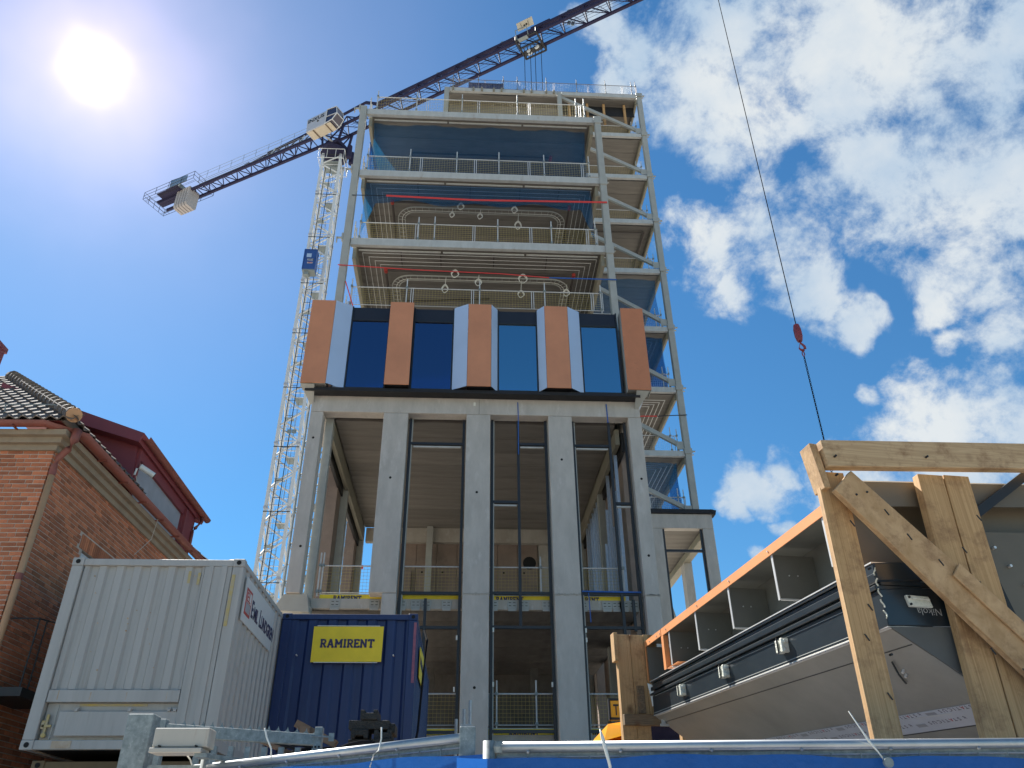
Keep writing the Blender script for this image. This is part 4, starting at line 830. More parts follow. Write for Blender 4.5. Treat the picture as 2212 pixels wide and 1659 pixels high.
# jib: two bottom chords, one top chord, bracing
def chord(name, p, q, w): return part(name, MB().bar(p, q, w), 'purple', C)
for s in (-1, 1): chord('jib_bottom_chord', J(-1.5, s * HW, ZB), J(48, s * HW, ZB), .25)
chord('jib_top_chord', J(5.0, 0, ZT + .1), J(48, 0, ZT), .30)
chord('apex_chord', J(-5.2, .25, ZT + .35), J(3.6, .1, ZT + 1.15), .22); chord('apex_chord', J(3.6, .1, ZT + 1.15), J(5.2, 0, ZT + .1), .26)
mb = MB(); pp = 2.38
for k in range(-1, 20):
    a = 1.0 + k * pp
    zt = ZT if a > 4 else ZT + .5
    for s in (-1, 1):
        mb.tube(J(a, s * HW, ZB), J(a, 0, zt), .07, 5)
        mb.tube(J(a, s * HW, ZB), J(a - pp, 0, zt), .07, 5)
        mb.tube(J(a, s * HW, ZB), J(a + .0, -s * HW, ZB), .04, 5) if s > 0 else None
    mb.tube(J(a, HW, ZB), J(a + pp, -HW, ZB), .045, 5); mb.tube(J(a, -HW, ZB), J(a - pp * .4, HW, ZB), .03, 5)
part('jib_bracing', mb, 'purple', C, kind='stuff')
mb = MB()
for n_, z_ in ((.1, ZB + .35), (-.12, ZB + .35), (.05, ZB + .9), (.3, ZB + .12), (-.3, ZB + .12)): mb.tube(J(2, n_, z_), J(47, n_, z_), .016, 4)
part('trolley_rope', mb, 'cable', C, kind='stuff')
part('jib_joint', MB().bar(J(23.9, 0, ZT + .1), J(26.0, 0, ZT + .1), .42).bar(J(24.1, -HW, ZB), J(24.9, -HW, ZB), .36), 'purple', C, kind='stuff')
for a, s in ((12.5, 1), (16.2, 1), (20.2, 1), (27.6, 1), (34, 1)):
    part('jib_floodlight', MB().box(0, .5, -.03, .03, 0, .65).xf(Matrix.Translation(J(a, 0.05, ZT + .15)) @ Matrix.Rotation(.5, 4, 'Y') @ Matrix.Rotation(rad(-30), 4, 'Z')), 'galvd', C)
part('jib_floodlight', MB().box(-.35, -.03, -.03, .03, 0, .6).box(.03, .35, -.03, .03, 0, .6).xf(Matrix.Translation(J(28.0, -.1, ZB + .1)) @ Matrix.Rotation(.2, 4, 'Y')), 'galvd', C)
# counter jib
CD = (-JD + JN * .046).normalized(); CN = V((-CD.y, CD.x, 0)) * -1
if CN.dot(JN) < 0: CN = -CN
def Q(a, n, z): v = MC + CD * a + CN * (n + .12); v.z = z; return v
CH = .66
for s in (-1, 1): part('counter_jib_chord', MB().bar(Q(1, s * CH, ZB - .1), Q(25.6, s * CH, ZB - .1), .24, .34), 'purple', C)
mb = MB()
for k in range(17):
    a = 3 + k * 1.05
    mb.tube(Q(a, -CH, ZB), Q(a, CH, ZB), .06, 5)
    mb.tube(Q(a, -CH if k % 2 else CH, ZB), Q(a + 1.05, CH if k % 2 else -CH, ZB), .06, 5)
part('counter_jib_bracing', mb, 'purple', C, kind='stuff')
mb = MB(); tz = ZB + 2.0
for k in range(4):
    a = 2.2 + k * 2.0; zt = ZT + .35 - .32 * k * .35
    for s in (-1, 1):
        mb.tube(Q(a, s * CH, ZB), Q(a + 1.0, 0, zt), .055, 5); mb.tube(Q(a + 2, s * CH, ZB), Q(a + 1, 0, zt), .055, 5)
part('counter_jib_truss', mb, 'purple', C, kind='stuff')
part('counter_jib_top_chord', MB().bar(J(-5.0, .25, ZT + .35), Q(9.6, 0, ZT - .25), .22), 'purple', C)
part('tie_bar', MB().tube(Q(9.6, 0, ZT - .25), Q(12.8, 0, ZT - .7), .055, 6).tube(Q(12.8, 0, ZT - .7), Q(19.6, .1, ZB + .2), .055, 6), 'purple', C)
for a, z in ((9.5, ZT - .25), (12.8, ZT - .7)): part('tie_lug', MB().bar(Q(a - .35, 0, z + .03), Q(a + .35, 0, z - .05), .2, .3), 'purple', C)
for a in (4.6, 8.7): part('white_strut', MB().tube(Q(a, CH, ZB), Q(a, .1, ZT), .07, 6), 'cream', C)
mb = MB()
for s in (1.35,):
    for k in range(9): a = 3 + k * 1.8; mb.tube(Q(a, s, ZB), Q(a, s, ZB + 1.05), .022, 4)
    for h in (.55, 1.05): mb.tube(Q(3, s, ZB + h), Q(19, s, ZB + h), .02, 4)
    for w_ in (.85, 1.05, 1.25): mb.bar(Q(3, w_, ZB), Q(19, w_, ZB), .03, .03)
part('walkway', mb, 'galvd', C, kind='stuff')
mb = MB()   # machinery platform with open grating and rail
P4 = [(18.9, -1.3), (26.9, -1.3), (26.9, 1.9), (18.9, 1.9)]
for (a, b) in zip(P4, P4[1:] + P4[:1]):
    for h in (0, .55, 1.1): mb.tube(Q(a[0], a[1], ZB + h), Q(b[0], b[1], ZB + h), .03, 4)
    for k in range(4): f = k / 4; x = a[0] + (b[0] - a[0]) * f; y = a[1] + (b[1] - a[1]) * f; mb.tube(Q(x, y, ZB), Q(x, y, ZB + 1.1), .03, 4)
for y in (-1.0, -.85, 1.45, 1.6): mb.tube(Q(18.9, y, ZB), Q(26.9, y, ZB), .02, 4)
for x in (25.9, 26.3): mb.tube(Q(x, -1.3, ZB), Q(x, 1.9, ZB), .02, 4)
part('platform_rail', mb, 'lampblack', C, kind='stuff')
part('platform_deck', MB().prism([Q(20.4, -.2, ZB + .02), Q(25.8, -.2, ZB + .02), Q(25.8, .9, ZB + .02), Q(20.4, .9, ZB + .02)], (0, 0, .05)).prism([Q(21.5, .9, ZB + .02), Q(24.8, .9, ZB + .02), Q(24.8, 1.8, ZB + .02), Q(21.5, 1.8, ZB + .02)], (0, 0, .04)), 'purple', C, kind='stuff')
part('hoist_winch', MB().tube(Q(22.0, .1, ZB + .6), Q(22.0, 1.4, ZB + .6), .45, 12).prism([Q(23, 0, ZB + .1), Q(24.2, 0, ZB + .1), Q(24.2, 1.2, ZB + .1), Q(23, 1.2, ZB + .1)], (0, 0, 1.0)), 'galvd', C, kind='stuff')
part('machinery_cover', MB().prism([Q(20.2, 1.7, ZB + .2), Q(22.9, 1.7, ZB + .2), Q(22.9, 1.72, ZB + 1.5), Q(20.2, 1.72, ZB + 1.2)], CN * .05), 'galv', C)
for k in range(5):
    a = 20.3 + k * .42
    part('counterweight', MB().prism([Q(a, -.55, ZB + .2), Q(a, 1.0, ZB + .2), Q(a, 1.0, ZB - 2.3), Q(a, .8, ZB - 2.6), Q(a, -.35, ZB - 2.6), Q(a, -.55, ZB - 2.3)], CD * .34), 'ballast', C, bevel=.03)
# operator's cab
cb = part('cab', MB().prism([J(-.95, 2.32, 67.5), J(-.95, 3.58, 67.5), J(-1.05, 3.6, 69.4), J(-.95, 3.5, 69.65), J(-.95, 2.35, 69.65)], JD * 2.55), 'cabin', C, bevel=.05)
part('cab_nose', MB().add([J(1.62, 2.32, 67.52), J(2.45, 2.35, 67.75), J(2.95, 2.4, 68.5), J(2.75, 2.4, 69.6), J(1.62, 2.35, 69.62), J(1.62, 3.57, 67.52), J(2.45, 3.5, 67.75), J(2.95, 3.45, 68.5), J(2.75, 3.45, 69.6), J(1.62, 3.55, 69.62)],
     [(0, 1, 2, 3, 4), (5, 9, 8, 7, 6), (0, 5, 6, 1), (1, 6, 7, 2), (2, 7, 8, 3), (3, 8, 9, 4)]), 'cabin_glass', C)
mb = MB()
for p, q in [((1.62, 3.57, 67.52), (2.45, 3.52, 67.75)), ((2.45, 3.52, 67.75), (2.95, 3.47, 68.5)), ((2.95, 3.47, 68.5), (2.75, 3.47, 69.6)), ((2.75, 3.47, 69.6), (1.62, 3.57, 69.62)), ((1.62, 3.59, 67.5), (1.62, 3.59, 69.6)), ((1.62, 3.59, 68.5), (2.95, 3.47, 68.5)),
             ((2.45, 2.33, 67.75), (2.95, 2.38, 68.5)), ((2.95, 2.38, 68.5), (2.75, 2.38, 69.6)), ((2.95, 3.47, 68.5), (2.95, 2.38, 68.5)), ((2.45, 3.52, 67.75), (2.45, 2.33, 67.75)), ((2.75, 3.47, 69.6), (2.75, 2.38, 69.6)), ((2.45, 2.33, 67.75), (1.62, 2.32, 67.5))]:
    mb.bar(J(*p), J(*q), .07)
part('cab_window_bars', mb, 'cream', C, kind='stuff')
part('cab_floor', MB().prism([J(-.85, 2.36, 67.46), J(2.2, 2.36, 67.46), J(2.2, 3.5, 67.46), J(-.85, 3.5, 67.46)], (0, 0, .045)), 'cabin_under', C)
part('cab_floor_rib', MB().prism([J(-.1, 2.36, 67.42), J(.05, 2.36, 67.42), J(.05, 3.5, 67.42), J(-.1, 3.5, 67.42)], (0, 0, .038)).prism([J(1.55, 2.36, 67.42), J(1.68, 2.36, 67.42), J(1.68, 3.5, 67.42), J(1.55, 3.5, 67.42)], (0, 0, .038)), 'plywood', C, kind='stuff')
text('lettering', 'INXUS', .72, J(-.85, 3.625, 68.72), JD, (0, 0, 1), 'lampblack', C, bold=.012, sx=1.05)
part('cab_vent', MB().tube(J(.55, 3.59, 68.45), J(.55, 3.63, 68.45), .12, 12), 'void', C)
part('cab_arm', MB().bar(J(-.6, 2.3, 69.5), J(-.6, .8, 70.2), .16).bar(J(1.2, 2.3, 69.5), J(1.2, .8, 70.2), .16).bar(J(.3, 2.3, 67.7), J(.3, .8, 68.2), .14), 'cream', C, kind='stuff')
# trolley
mb = MB()
for a0 in (22.7, 24.9):
    mb.bar(J(a0, -1.2, ZB - .35), J(a0, 1.2, ZB - .35), .16); mb.bar(J(a0, 1.1, ZB - .35), J(a0, 1.1, ZB + .35), .16); mb.bar(J(a0, -1.1, ZB - .35), J(a0, -1.1, ZB + .3), .16)
for n_ in (-1.15, -.5, .2, 1.15): mb.bar(J(22.7, n_, ZB - .4), J(24.9, n_, ZB - .4), .13)
for k in range(6): mb.bar(J(22.7 + k * .36, -1.1, ZB - .42), J(23.1 + k * .36, .2, ZB - .42), .08)
mb.prism([J(22.9, -.75, ZB - .55), J(24.7, -.75, ZB - .55), J(24.7, -.2, ZB - .55), J(22.9, -.2, ZB - .55)], (0, 0, .12))
part('trolley', mb, 'lampblack', C, kind='stuff')
part('trolley_sheave', MB().tube(J(23.4, -.62, ZB - .6), J(23.4, -.52, ZB - .6), .24, 12).tube(J(24.3, -.3, ZB - .6), J(24.3, -.2, ZB - .6), .24, 12).tube(J(23.4, -.3, ZB - .6), J(23.4, -.2, ZB - .6), .2, 12), 'cream', C, kind='stuff')
part('maintenance_basket', MB().bar(J(22.9, 1.2, ZB - .4), J(22.9, 1.6, ZB + .5), .06).bar(J(24.1, 1.2, ZB - .4), J(24.1, 1.6, ZB + .5), .06).bar(J(22.9, 1.6, ZB + .5), J(24.1, 1.6, ZB + .5), .06).prism([J(23.0, .9, ZB - .5), J(24.0, .9, ZB - .5), J(24.0, 1.3, ZB - .5), J(23.0, 1.3, ZB - .5)], (0, 0, .06)), 'galvd', C, kind='stuff')
sg = part('trolley_board', MB().prism([J(23.1, 1.30, ZB + .62), J(24.8, 1.30, ZB + .62), J(24.8, 1.75, ZB + 1.25), J(23.1, 1.75, ZB + 1.25)], (0, 0, .05)), 'cabin_under', C)
part('board_mark', MB().bar(J(23.55, 1.38, ZB + .68), J(23.55, 1.7, ZB + 1.1), .02).bar(J(24.3, 1.38, ZB + .68), J(24.3, 1.7, ZB + 1.1), .02).tube(J(23.85, 1.5, ZB + .80), J(23.85, 1.5, ZB + .88), .09, 8).tube(J(24.1, 1.52, ZB + .82), J(24.1, 1.52, ZB + .9), .09, 8), 'void', sg, kind='stuff')
for a in (22.85, 23.5, 24.0, 24.65): part('hoist_rope', MB().tube(J(a, -.45, ZB - .5), J(a, -.45, 49.6), .03, 5), 'cable', C)
# mast floodlight and small passenger lift
part('mast_floodlight', MB().box(MC.x - .05, MC.x + .3, MC.y - 1.4, MC.y - 1.34, 32.6, 32.95).box(MC.x + .34, MC.x + .7, MC.y - 1.4, MC.y - 1.34, 32.6, 32.95), 'galvd', C, kind='stuff')
H_ = thing('crane_lift', 'small blue passenger lift climbing the crane mast', 'lift', (-15.4, 59.3, 49.5))
part('lift_car', box(-16.0, -14.85, 58.8, 59.75, 49.55, 51.85), 'bluepaint', H_, bevel=.02)
part('car_frame', MB().box(-16.03, -15.95, 58.76, 58.8, 49.5, 51.9).box(-14.9, -14.82, 58.76, 58.8, 49.5, 51.9).box(-16.03, -14.82, 58.76, 58.8, 50.78, 50.86).box(-16.03, -14.82, 58.75, 59.78, 51.85, 51.92), 'bluepaint', H_, kind='stuff')
part('car_window', box(-15.75, -15.3, 58.77, 58.79, 50.95, 51.4), 'silver', H_)
part('car_underframe', MB().box(-16.0, -14.85, 58.8, 59.75, 49.38, 49.52).box(-15.8, -15.4, 58.9, 59.5, 49.0, 49.36), 'galvd', H_, kind='stuff')
for z, h in ((50.55, .2), (50.2, .16)):
    sb = part('name_plate', box(-15.62, -15.1, 58.77, 58.785, z, z + h), 'signw', H_); text('lettering', 'GEDA', h * 1.1, (-15.58, 58.765, z + .03), (1, 0, 0), (0, 0, 1), 'navy' if h > .18 else 'redprint', sb, bold=.006)

# scaffold stair tower seen through the left side of the hall
S = thing('scaffold_tower', 'scaffold stair tower behind the left side of the hall', 'scaffold', (-7.6, 44, 0))
mb = MB(); mb2 = MB()
for x in (-9.3, -7.9, -6.5):
    for y in (40.5, 42.5, 44.5): mb.tube((x, y, 0), (x, y, 24), .05, 5)
for k in range(12):
    z = k * 2.0
    for y in (40.5, 42.5, 44.5): mb2.tube((-9.3, y, z), (-6.5, y, z), .04, 4); mb2.tube((-9.3, y, z + 1), (-6.5, y, z + 1), .03, 4)
    for x in (-9.3, -7.9, -6.5): mb2.tube((x, 40.5, z), (x, 44.5, z), .04, 4)
    mb2.bar((-9.2 if k % 2 else -6.6, 41.5, z), (-6.6 if k % 2 else -9.2, 41.5, z + 2), .7, .08)
    mb2.tube((-9.3, 40.5, z), (-7.9, 40.5, z + 2), .035, 4)
part('standard', mb, 'galvd', S, kind='stuff'); part('ledger', mb2, 'galvd', S, kind='stuff')
tag(part('site_hoist_panel', MB().box(-6.9, -6.3, 45.5, 45.6, 13.2, 16.4), 'bluepaint'), 'blue sheet behind the rear columns at the left of the hall', 'sheet')
tag(part('red_barrier', MB().box(-6.9, -6.0, 45.3, 45.4, 13.0, 13.2).box(-6.9, -6.0, 45.3, 45.4, 16.4, 16.6).box(-6.4, -6.3, 45.3, 45.4, 13.2, 16.4), 'red'), 'red barrier frame behind the rear columns at the left of the hall', 'barrier')
tag(part('scaffold_pole', MB().tube((.02, 20, 0), (.02, 20, 4.75), .035, 8), 'tube'), 'scaffold pole standing in front of the third pillar', 'scaffold pole')
tag(part('scaffold_pole', MB().tube((.16, 20, 0), (.16, 20, 4.95), .035, 8).box(-.05, .22, 19.95, 20.05, 4.35, 4.42), 'tube'), 'taller scaffold pole with a coupler beside the third pillar', 'scaffold pole')
tag(part('scaffold_pole', MB().tube((-.16, 20.1, 0), (-.16, 20.1, 4.55), .035, 8), 'tube'), 'short scaffold pole left of the third pillar', 'scaffold pole')

# ------------------------------------------------------------------ brick house
HO = V((-6.88, 12.2, 0)); HA = rad(-1.8); HR = Matrix.Rotation(HA, 4, 'Z')
def Hp(x, y, z): return HO + (HR @ V((x, y, 0))) + V((0, 0, z))
def hx(mb):
    mb.v = [Hp(*v) for v in mb.v]; return mb
H = thing('brick_house', 'red brick house with a hipped clay tile roof and a dark red dormer', 'house', HO)
part('wall_core', hx(MB().box(-10, .046, -.046, .3, 0, 7.5).box(-10, .046, .3, 1.68, 0, 7.5).box(-10, .046, 1.68, 2.73, 0, 3.2).box(-10, .046, 1.68, 2.73, 6.42, 7.5).box(-10, -.2, 1.68, 2.73, 3.2, 6.42).box(-10, .046, 2.73, 10, 0, 7.5)), 'mortar', H, kind='stuff')
bme = {}
def brick_mesh(L):
    k = round(L, 3)
    if k not in bme: bme[k] = mesh_of('brick', box(-L / 2 + .006, L / 2 - .006, -.055, .0, .008, .067), M['brick'], bevel=.003)
    return bme[k]
rest = MB(); nb = 0
side_holes = [(1.68, 2.73, 3.2, 6.42)]
def bond(L0, L1, k):
    x = L0 - (.12 * (k % 2) + .06 * ((k // 2) % 2)); out = []; seq = [.25, .25, .125] if k % 2 else [.25, .125, .25]; i = k
    while x < L1:
        w = seq[i % 3]; a, b = max(x, L0), min(x + w, L1)
        if b - a > .04: out.append((a, b))
        x += w; i += 1
    return out
todo = []
for k in range(98):
    z = .15 + k * .0752
    if z > 7.45: break
    for (a, b) in bond(-.055, 2.6, k): todo.append((0, -b, -a, z, (a * 1.2 if z > 4.4 else 50)))
    for (a, b) in bond(.003, 9.5, k):
        hit = any(h[0] - .01 < (a + b) / 2 < h[1] + .01 and h[2] < z + .03 < h[3] for h in side_holes)
        arch = any(h[0] - .15 < (a + b) / 2 < h[1] + .15 and h[3] <= z + .03 < h[3] + .25 for h in side_holes)
        if not hit and not arch: todo.append((1, a, b, z, (a + .6 if z > 4.0 else 50)))
todo.sort(key=lambda t: t[4])
for (s, a, b, z, _) in todo:
    L = round((b - a) / .0125) * .0125; c = (a + b) / 2; pr = rnd(-.003, .003)
    if nb < 296:
        nb += 1
        if s == 0: inst('brick', brick_mesh(L), Hp(c, pr + 0, z), H, (0, 0, HA))
        else: inst('brick', brick_mesh(L), Hp(pr, c, z), H, (0, 0, HA + math.pi / 2))
        # outer face lies on y=-.055 of the brick mesh, i.e. proud of the wall core
    else:
        if s == 0: rest.box(a + .005, b - .005, -.055 + pr, .06, z + .008, z + .067)
        else: rest.box(-.06, .055 + pr, a + .005, b - .005, z + .008, z + .067)
part('brick_field', hx(rest), 'brick_field', H, kind='stuff')
mb = MB()
for h in side_holes:
    y = h[0] - .14
    while y < h[1] + .1: mb.box(-.05, .056, y + .004, y + .066, h[3] + .006, h[3] + .245); y += .072
part('soldier_course', hx(mb), 'brick_field', H, kind='stuff')
f = part('window', hx(MB().box(-.10, .0, 1.68, 2.73, 6.30, 6.40).box(-.10, .0, 1.68, 1.78, 3.2, 6.30).box(-.10, .0, 2.63, 2.73, 3.2, 6.30)), 'cream', H)
part('pane', hx(MB().box(-.09, -.07, 1.78, 2.63, 3.2, 6.30)), 'dark_spandrel', f)
# cornice, gutter, downpipe
for (a, b, c, d) in [(0, .10, 7.50, 7.60), (0, .18, 7.601, 7.70), (0, .27, 7.701, 7.80)]:
    part('cornice', hx(MB().box(-10, b, -b, .0, c, d).box(.0, b, .0, 10, c, d)), 'cornice', H, kind='stuff')
def half_gutter(pts, r):
    mb = MB(); n = 7; rings = []
    for i, p in enumerate(pts):
        p = V(p); d = (V(pts[min(i + 1, len(pts) - 1)]) - V(pts[max(i - 1, 0)])).normalized(); a = V((d.y, -d.x, 0)).normalized(); k = 1.0
        if 0 < i < len(pts) - 1:
            d1 = (V(pts[i]) - V(pts[i - 1])).normalized(); k = 1 / max(.3, d.dot(d1))
        ring = [p + a * (r * k * math.cos(t)) + V((0, 0, -r * math.sin(t))) for t in [math.pi * j / n for j in range(n + 1)]]
        rings.append(ring)
    for ring in rings: mb.v += ring
    for i in range(len(rings) - 1):
        for j in range(n): a0 = i * (n + 1) + j; mb.f.append((a0, a0 + 1, a0 + n + 2, a0 + n + 1))
    return mb
part('gutter', hx(half_gutter([(-10, -.36, 7.88), (-.05, -.36, 7.88), (.36, .05, 7.88), (.36, 10, 7.88)], .085)), 'gutter', H, smooth=True)
mb = MB()
for y in [.9 + .95 * i for i in range(9)]: mb.box(.26, .455, y, y + .03, 7.78, 7.80)
for x in (-1.3, -.55, -2.2): mb.box(x, x + .03, -.455, -.26, 7.78, 7.80)
part('gutter_bracket', hx(mb), 'gutter', H, kind='stuff')
part('downpipe', hx(MB().swept([(.36, -.12, 7.86), (.36, -.12, 7.66), (.30, -.10, 7.52), (.14, -.04, 7.38), (.11, -.02, 7.25), (.11, -.02, 7.12)], [.075, .07, .055, .052, .052, .052], 12)), 'gutter', H, smooth=True)
part('downpipe', hx(MB().tube((.11, -.02, 0), (.11, -.02, 7.12), .05, 12)), 'sandpipe', H, smooth=True)
for z in (7.08, 5.35, 3.4): part('pipe_collar', hx(MB().tube((.11, -.02, z), (.11, -.02, z + .1), .057, 12)), 'gutter', H)
# roof
sl_ = .80
def zr(x, y, side): return 7.93 + sl_ * ((.40 - x) if side else (y + .40))
mb = MB(); mb.add([Hp(.38, -.38, 7.90), Hp(-4.2, 4.2, 7.90 + sl_ * 4.58), Hp(-11, 4.2, 7.90 + sl_ * 4.58), Hp(-11, -.38, 7.90)], [(0, 1, 2, 3)])
mb.add([Hp(.38, -.38, 7.90), Hp(.38, 2.6, 7.90), Hp(-4.2, 4.2, 7.90 + sl_ * 4.58), Hp(-1.7, 2.6, 7.90 + sl_ * 2.08)], [(0, 1, 3), (1, 2, 3)]); mb.add([Hp(-1.7, 2.6, 7.90 + sl_ * 2.08), Hp(-1.7, 6.8, 7.90 + sl_ * 2.08), Hp(-4.2, 6.8, 7.90 + sl_ * 4.58), Hp(-4.2, 4.2, 7.90 + sl_ * 4.58)], [(0, 1, 2, 3)]); mb.add([Hp(.38, 6.8, 7.90), Hp(.38, 10, 7.90), Hp(-4.2, 10, 7.90 + sl_ * 4.58), Hp(-4.2, 6.8, 7.90 + sl_ * 4.58)], [(0, 1, 2, 3)])
part('roof_deck', mb, 'tile', H)
def tile_mb(w=.22, L=.36):
    mb = MB(); n = 6; prof = []
    for i in range(n + 1):
        u = i / n; prof.append((-w / 2 + w * u * 1.06, .028 * math.sin(u * 2 * math.pi + .4)))
    for (x, z) in prof: mb.v += [V((x, 0, z + .030)), V((x, L, z + .004)), V((x, 0, z + .008))]
    for i in range(n):
        a = 3 * i; b = a + 3; mb.f += [(a, b, b + 1, a + 1), (a, a + 2, b + 2, b)]
    return mb
tme = mesh_of('roof_tile', tile_mb(), M['tile'])
pitch = math.atan(sl_)
nt_ = 0; trest = MB()
tm = tile_mb()
def put_tile(x, y, z, side, asobj):
    rotz = HA + (math.pi / 2 if side else 0)
    if asobj: inst('roof_tile', tme, Hp(x, y, z), H, (pitch, 0, rotz))
    else:
        m4 = Matrix.Translation(Hp(x, y, z)) @ Matrix.Rotation(rotz, 4, 'Z') @ Matrix.Rotation(pitch, 4, 'X')
        k = len(trest.v); trest.v += [m4 @ v for v in tm.v]; trest.f += [tuple(i + k for i in f) for f in tm.f]
step = .30 * math.cos(pitch)
for i in range(18):
    y = -.42 + i * step
    x = -y + (-.10)
    j = 0
    while x > -5.5:
        put_tile(x, y, zr(0, y, False), False, (j < 9 and i < 16)); x -= .222; j += 1
for i in range(12):
    x = .42 - i * step; y = -x + .12; j = 0
    while y < 9.5:
        if 2.62 < y < 6.75 and i < 7: y += .222; continue
        put_tile(x, y, zr(x, 0, True), True, i < 1 and j < 40); y += .222; j += 1
part('far_roof_tiles', trest, 'tile', H, kind='stuff')
for i in range(19):
    t = i * .30
    a = Hp(.36 - t * .74, -.36 + t * .74, 8.00 + sl_ * t * .74); b = Hp(.36 - (t + .36) * .74, -.36 + (t + .36) * .74, 7.98 + sl_ * (t + .36) * .74)
    part('hip_tile', MB().tube(a + V((0, 0, .02)), b, .135, 10, .105), 'tile', H)
part('hip_end_mortar', MB().tube(Hp(.385, -.385, 8.0), Hp(.37, -.37, 8.01), .125, 12), 'sandpipe', H)
part('roof_hook_rail', hx(MB().tube((-5, -.15, 8.33), (-.12, -.15, 8.33), .010, 5).tube((-.95, -.15, 8.33), (-.95, -.1, 8.15), .012, 5)), 'galvd', H)
part('chimney', MB().box(-12.9, -11.85, 16.5, 17.5, 9, 12.85).box(-12.98, -11.84, 16.42, 17.58, 12.86, 13.0), 'redmetal', H, kind='stuff')
# dormer (almost parallel to the street facade of the new building)
D = part('dormer', MB().prism([(-6.62, 14.75, 7.75), (-6.70, 14.75, 8.92), (-8.6, 14.75, 9.62), (-8.6, 14.75, 7.8)], (0, .06, 0)), 'redmetal', H, label='dark red sheet metal dormer')
part('dormer_roof', MB().prism([(-9.6, 14.45, 10.16), (-6.50, 14.45, 9.06), (-6.56, 14.45, 8.86), (-8.1, 14.45, 9.33), (-9.6, 14.45, 9.8)], (0, 4.5, 0)), 'redmetal', D)
part('dormer_frame', MB().box(-6.70, -6.62, 14.81, 14.90, 7.7, 8.9).box(-6.70, -6.62, 14.90, 18.6, 8.66, 8.9).box(-6.70, -6.62, 17.75, 18.6, 7.7, 8.66).box(-6.66, -6.56, 17.78, 17.9, 7.7, 8.8), 'redmetal', D)
part('dormer_pane', box(-6.70, -6.68, 14.9, 17.75, 7.7, 8.66), 'signgrey', D)
part('gutter', half_gutter([(-6.46, 14.5, 9.0), (-6.46, 19.0, 9.0)], .085), 'gutter', D, smooth=True)
part('downpipe', MB().swept([(-6.46, 18.6, 8.93), (-6.46, 18.6, 8.8), (-6.56, 18.55, 8.62), (-6.6, 18.5, 8.5), (-6.6, 18.5, 8.0)], .045, 10), 'gutter', D, smooth=True)
cc_ = thing('security_camera', 'white security camera on the dormer corner', 'security camera', (-6.6, 14.9, 8.4))
part('camera_body', MB().tube((-6.58, 14.83, 8.50), (-6.34, 15.0, 8.38), .058, 12), 'whiteplastic', cc_); part('camera_lens', MB().tube((-6.338, 15.001, 8.379), (-6.33, 15.007, 8.375), .045, 12), 'void', cc_)
part('camera_arm', MB().tube((-6.62, 14.8, 8.44), (-6.64, 14.80, 8.3), .02, 8), 'whiteplastic', cc_)
tag(part('wall_cable', MB().swept([(-6.62, 14.85, 8.3), (-6.58, 15.0, 8.05), (-6.5, 15.2, 7.95), (-6.42, 15.9, 7.8), (-6.5, 16.0, 7.4), (-6.68, 15.8, 7.0)], .009, 5), 'box'), 'thin pale cable drooping from the dormer over the brick wall', 'cable')
bl = thing('iron_balcony', 'small black iron balcony rail on the brick wall behind the grey container', 'balcony', (-6.4, 12.5, 3.8))
part('rail', MB().tube((-6.3, 12.2, 4.78), (-6.3, 12.8, 4.86), .012, 6).tube((-6.7, 12.2, 4.78), (-6.3, 12.2, 4.78), .012, 6), 'lampblack', bl)
for y in (12.22, 12.45): part('baluster', MB().tube((-6.3, y, 3.8), (-6.3, y, 4.8), .012, 6), 'lampblack', bl)
part('balcony_floor', box(-6.8, -6.2, 12.1, 13.2, 3.68, 3.8), 'lampblack', bl)

# ------------------------------------------------------------------ things behind the fence, left
G = thing('palisade_gate', 'galvanised gate with scalloped spikes along its top rail', 'gate', (-1.3, 5, 0))
part('gate_rail', MB().prism([(-1.74, 5, 2.315), (-.84, 5, 2.255), (-.84, 5, 2.195), (-1.74, 5, 2.245)], (0, .05, 0)), 'galvd', G, bevel=.003)
for k in range(8): x = -1.52 + k * .094; part('gate_bar', box(x, x + .03, 5.01, 5.04, .2, 2.20 - (x + 1.74) * .02), 'galvd', G)
mb = MB(); x = -1.66; 
while x < -.90:
    z = 2.313 - (x + 1.74) * .066; w = .054
    mb.prism([(x, 5.02, z - .01), (x, 5.02, z + .028), (x + w * .12, 5.02, z + .010), (x + w * .35, 5.02, z + .001), (x + w * .65, 5.02, z + .001), (x + w * .88, 5.02, z + .010), (x + w, 5.02, z + .028), (x + w, 5.02, z - .01)], (0, .004, 0)); x += w
part('spike_strip', mb, 'galvd', G, kind='stuff')
part('gate_stile', box(-.852, -.808, 4.99, 5.05, 0, 2.292), 'galvd', G, bevel=.003)
part('gate_stile', box(-1.745, -1.70, 4.99, 5.05, 0, 2.335), 'galvd', G, bevel=.003)
part('gate_bolt', MB().tube((-.87, 4.97, 2.242), (-.76, 4.97, 2.235), .005, 6).box(-.765, -.735, 4.965, 4.97, 2.212, 2.255), 'galvd', G)
part('bolt_hole', MB().tube((-.838, 4.985, 2.185), (-.838, 4.995, 2.185), .006, 8).tube((-.818, 4.985, 2.185), (-.818, 4.995, 2.185), .006, 8), 'void', G, kind='stuff')
tag(part('gate_post', box(-1.732, -1.602, 4.5, 4.62, 0, 2.288), 'galvd', bevel=.004), 'wide galvanised square post at the left end of the gate', 'post')
X = thing('switch_box', 'beige metal control box with a rust run, in front of the gate', 'box', (-1.38, 4.3, 2.08))
part('box_body', box(-1.51, -1.245, 4.3, 4.42, 2.105, 2.192), 'box', X, bevel=.004); part('box_lip', box(-1.515, -1.265, 4.28, 4.42, 2.078, 2.101), 'box', X, bevel=.003)
for x in (-1.47, -1.295): part('screw', MB().tube((x, 4.278, 2.108), (x, 4.30, 2.108), .005, 8), 'lampblack', X)
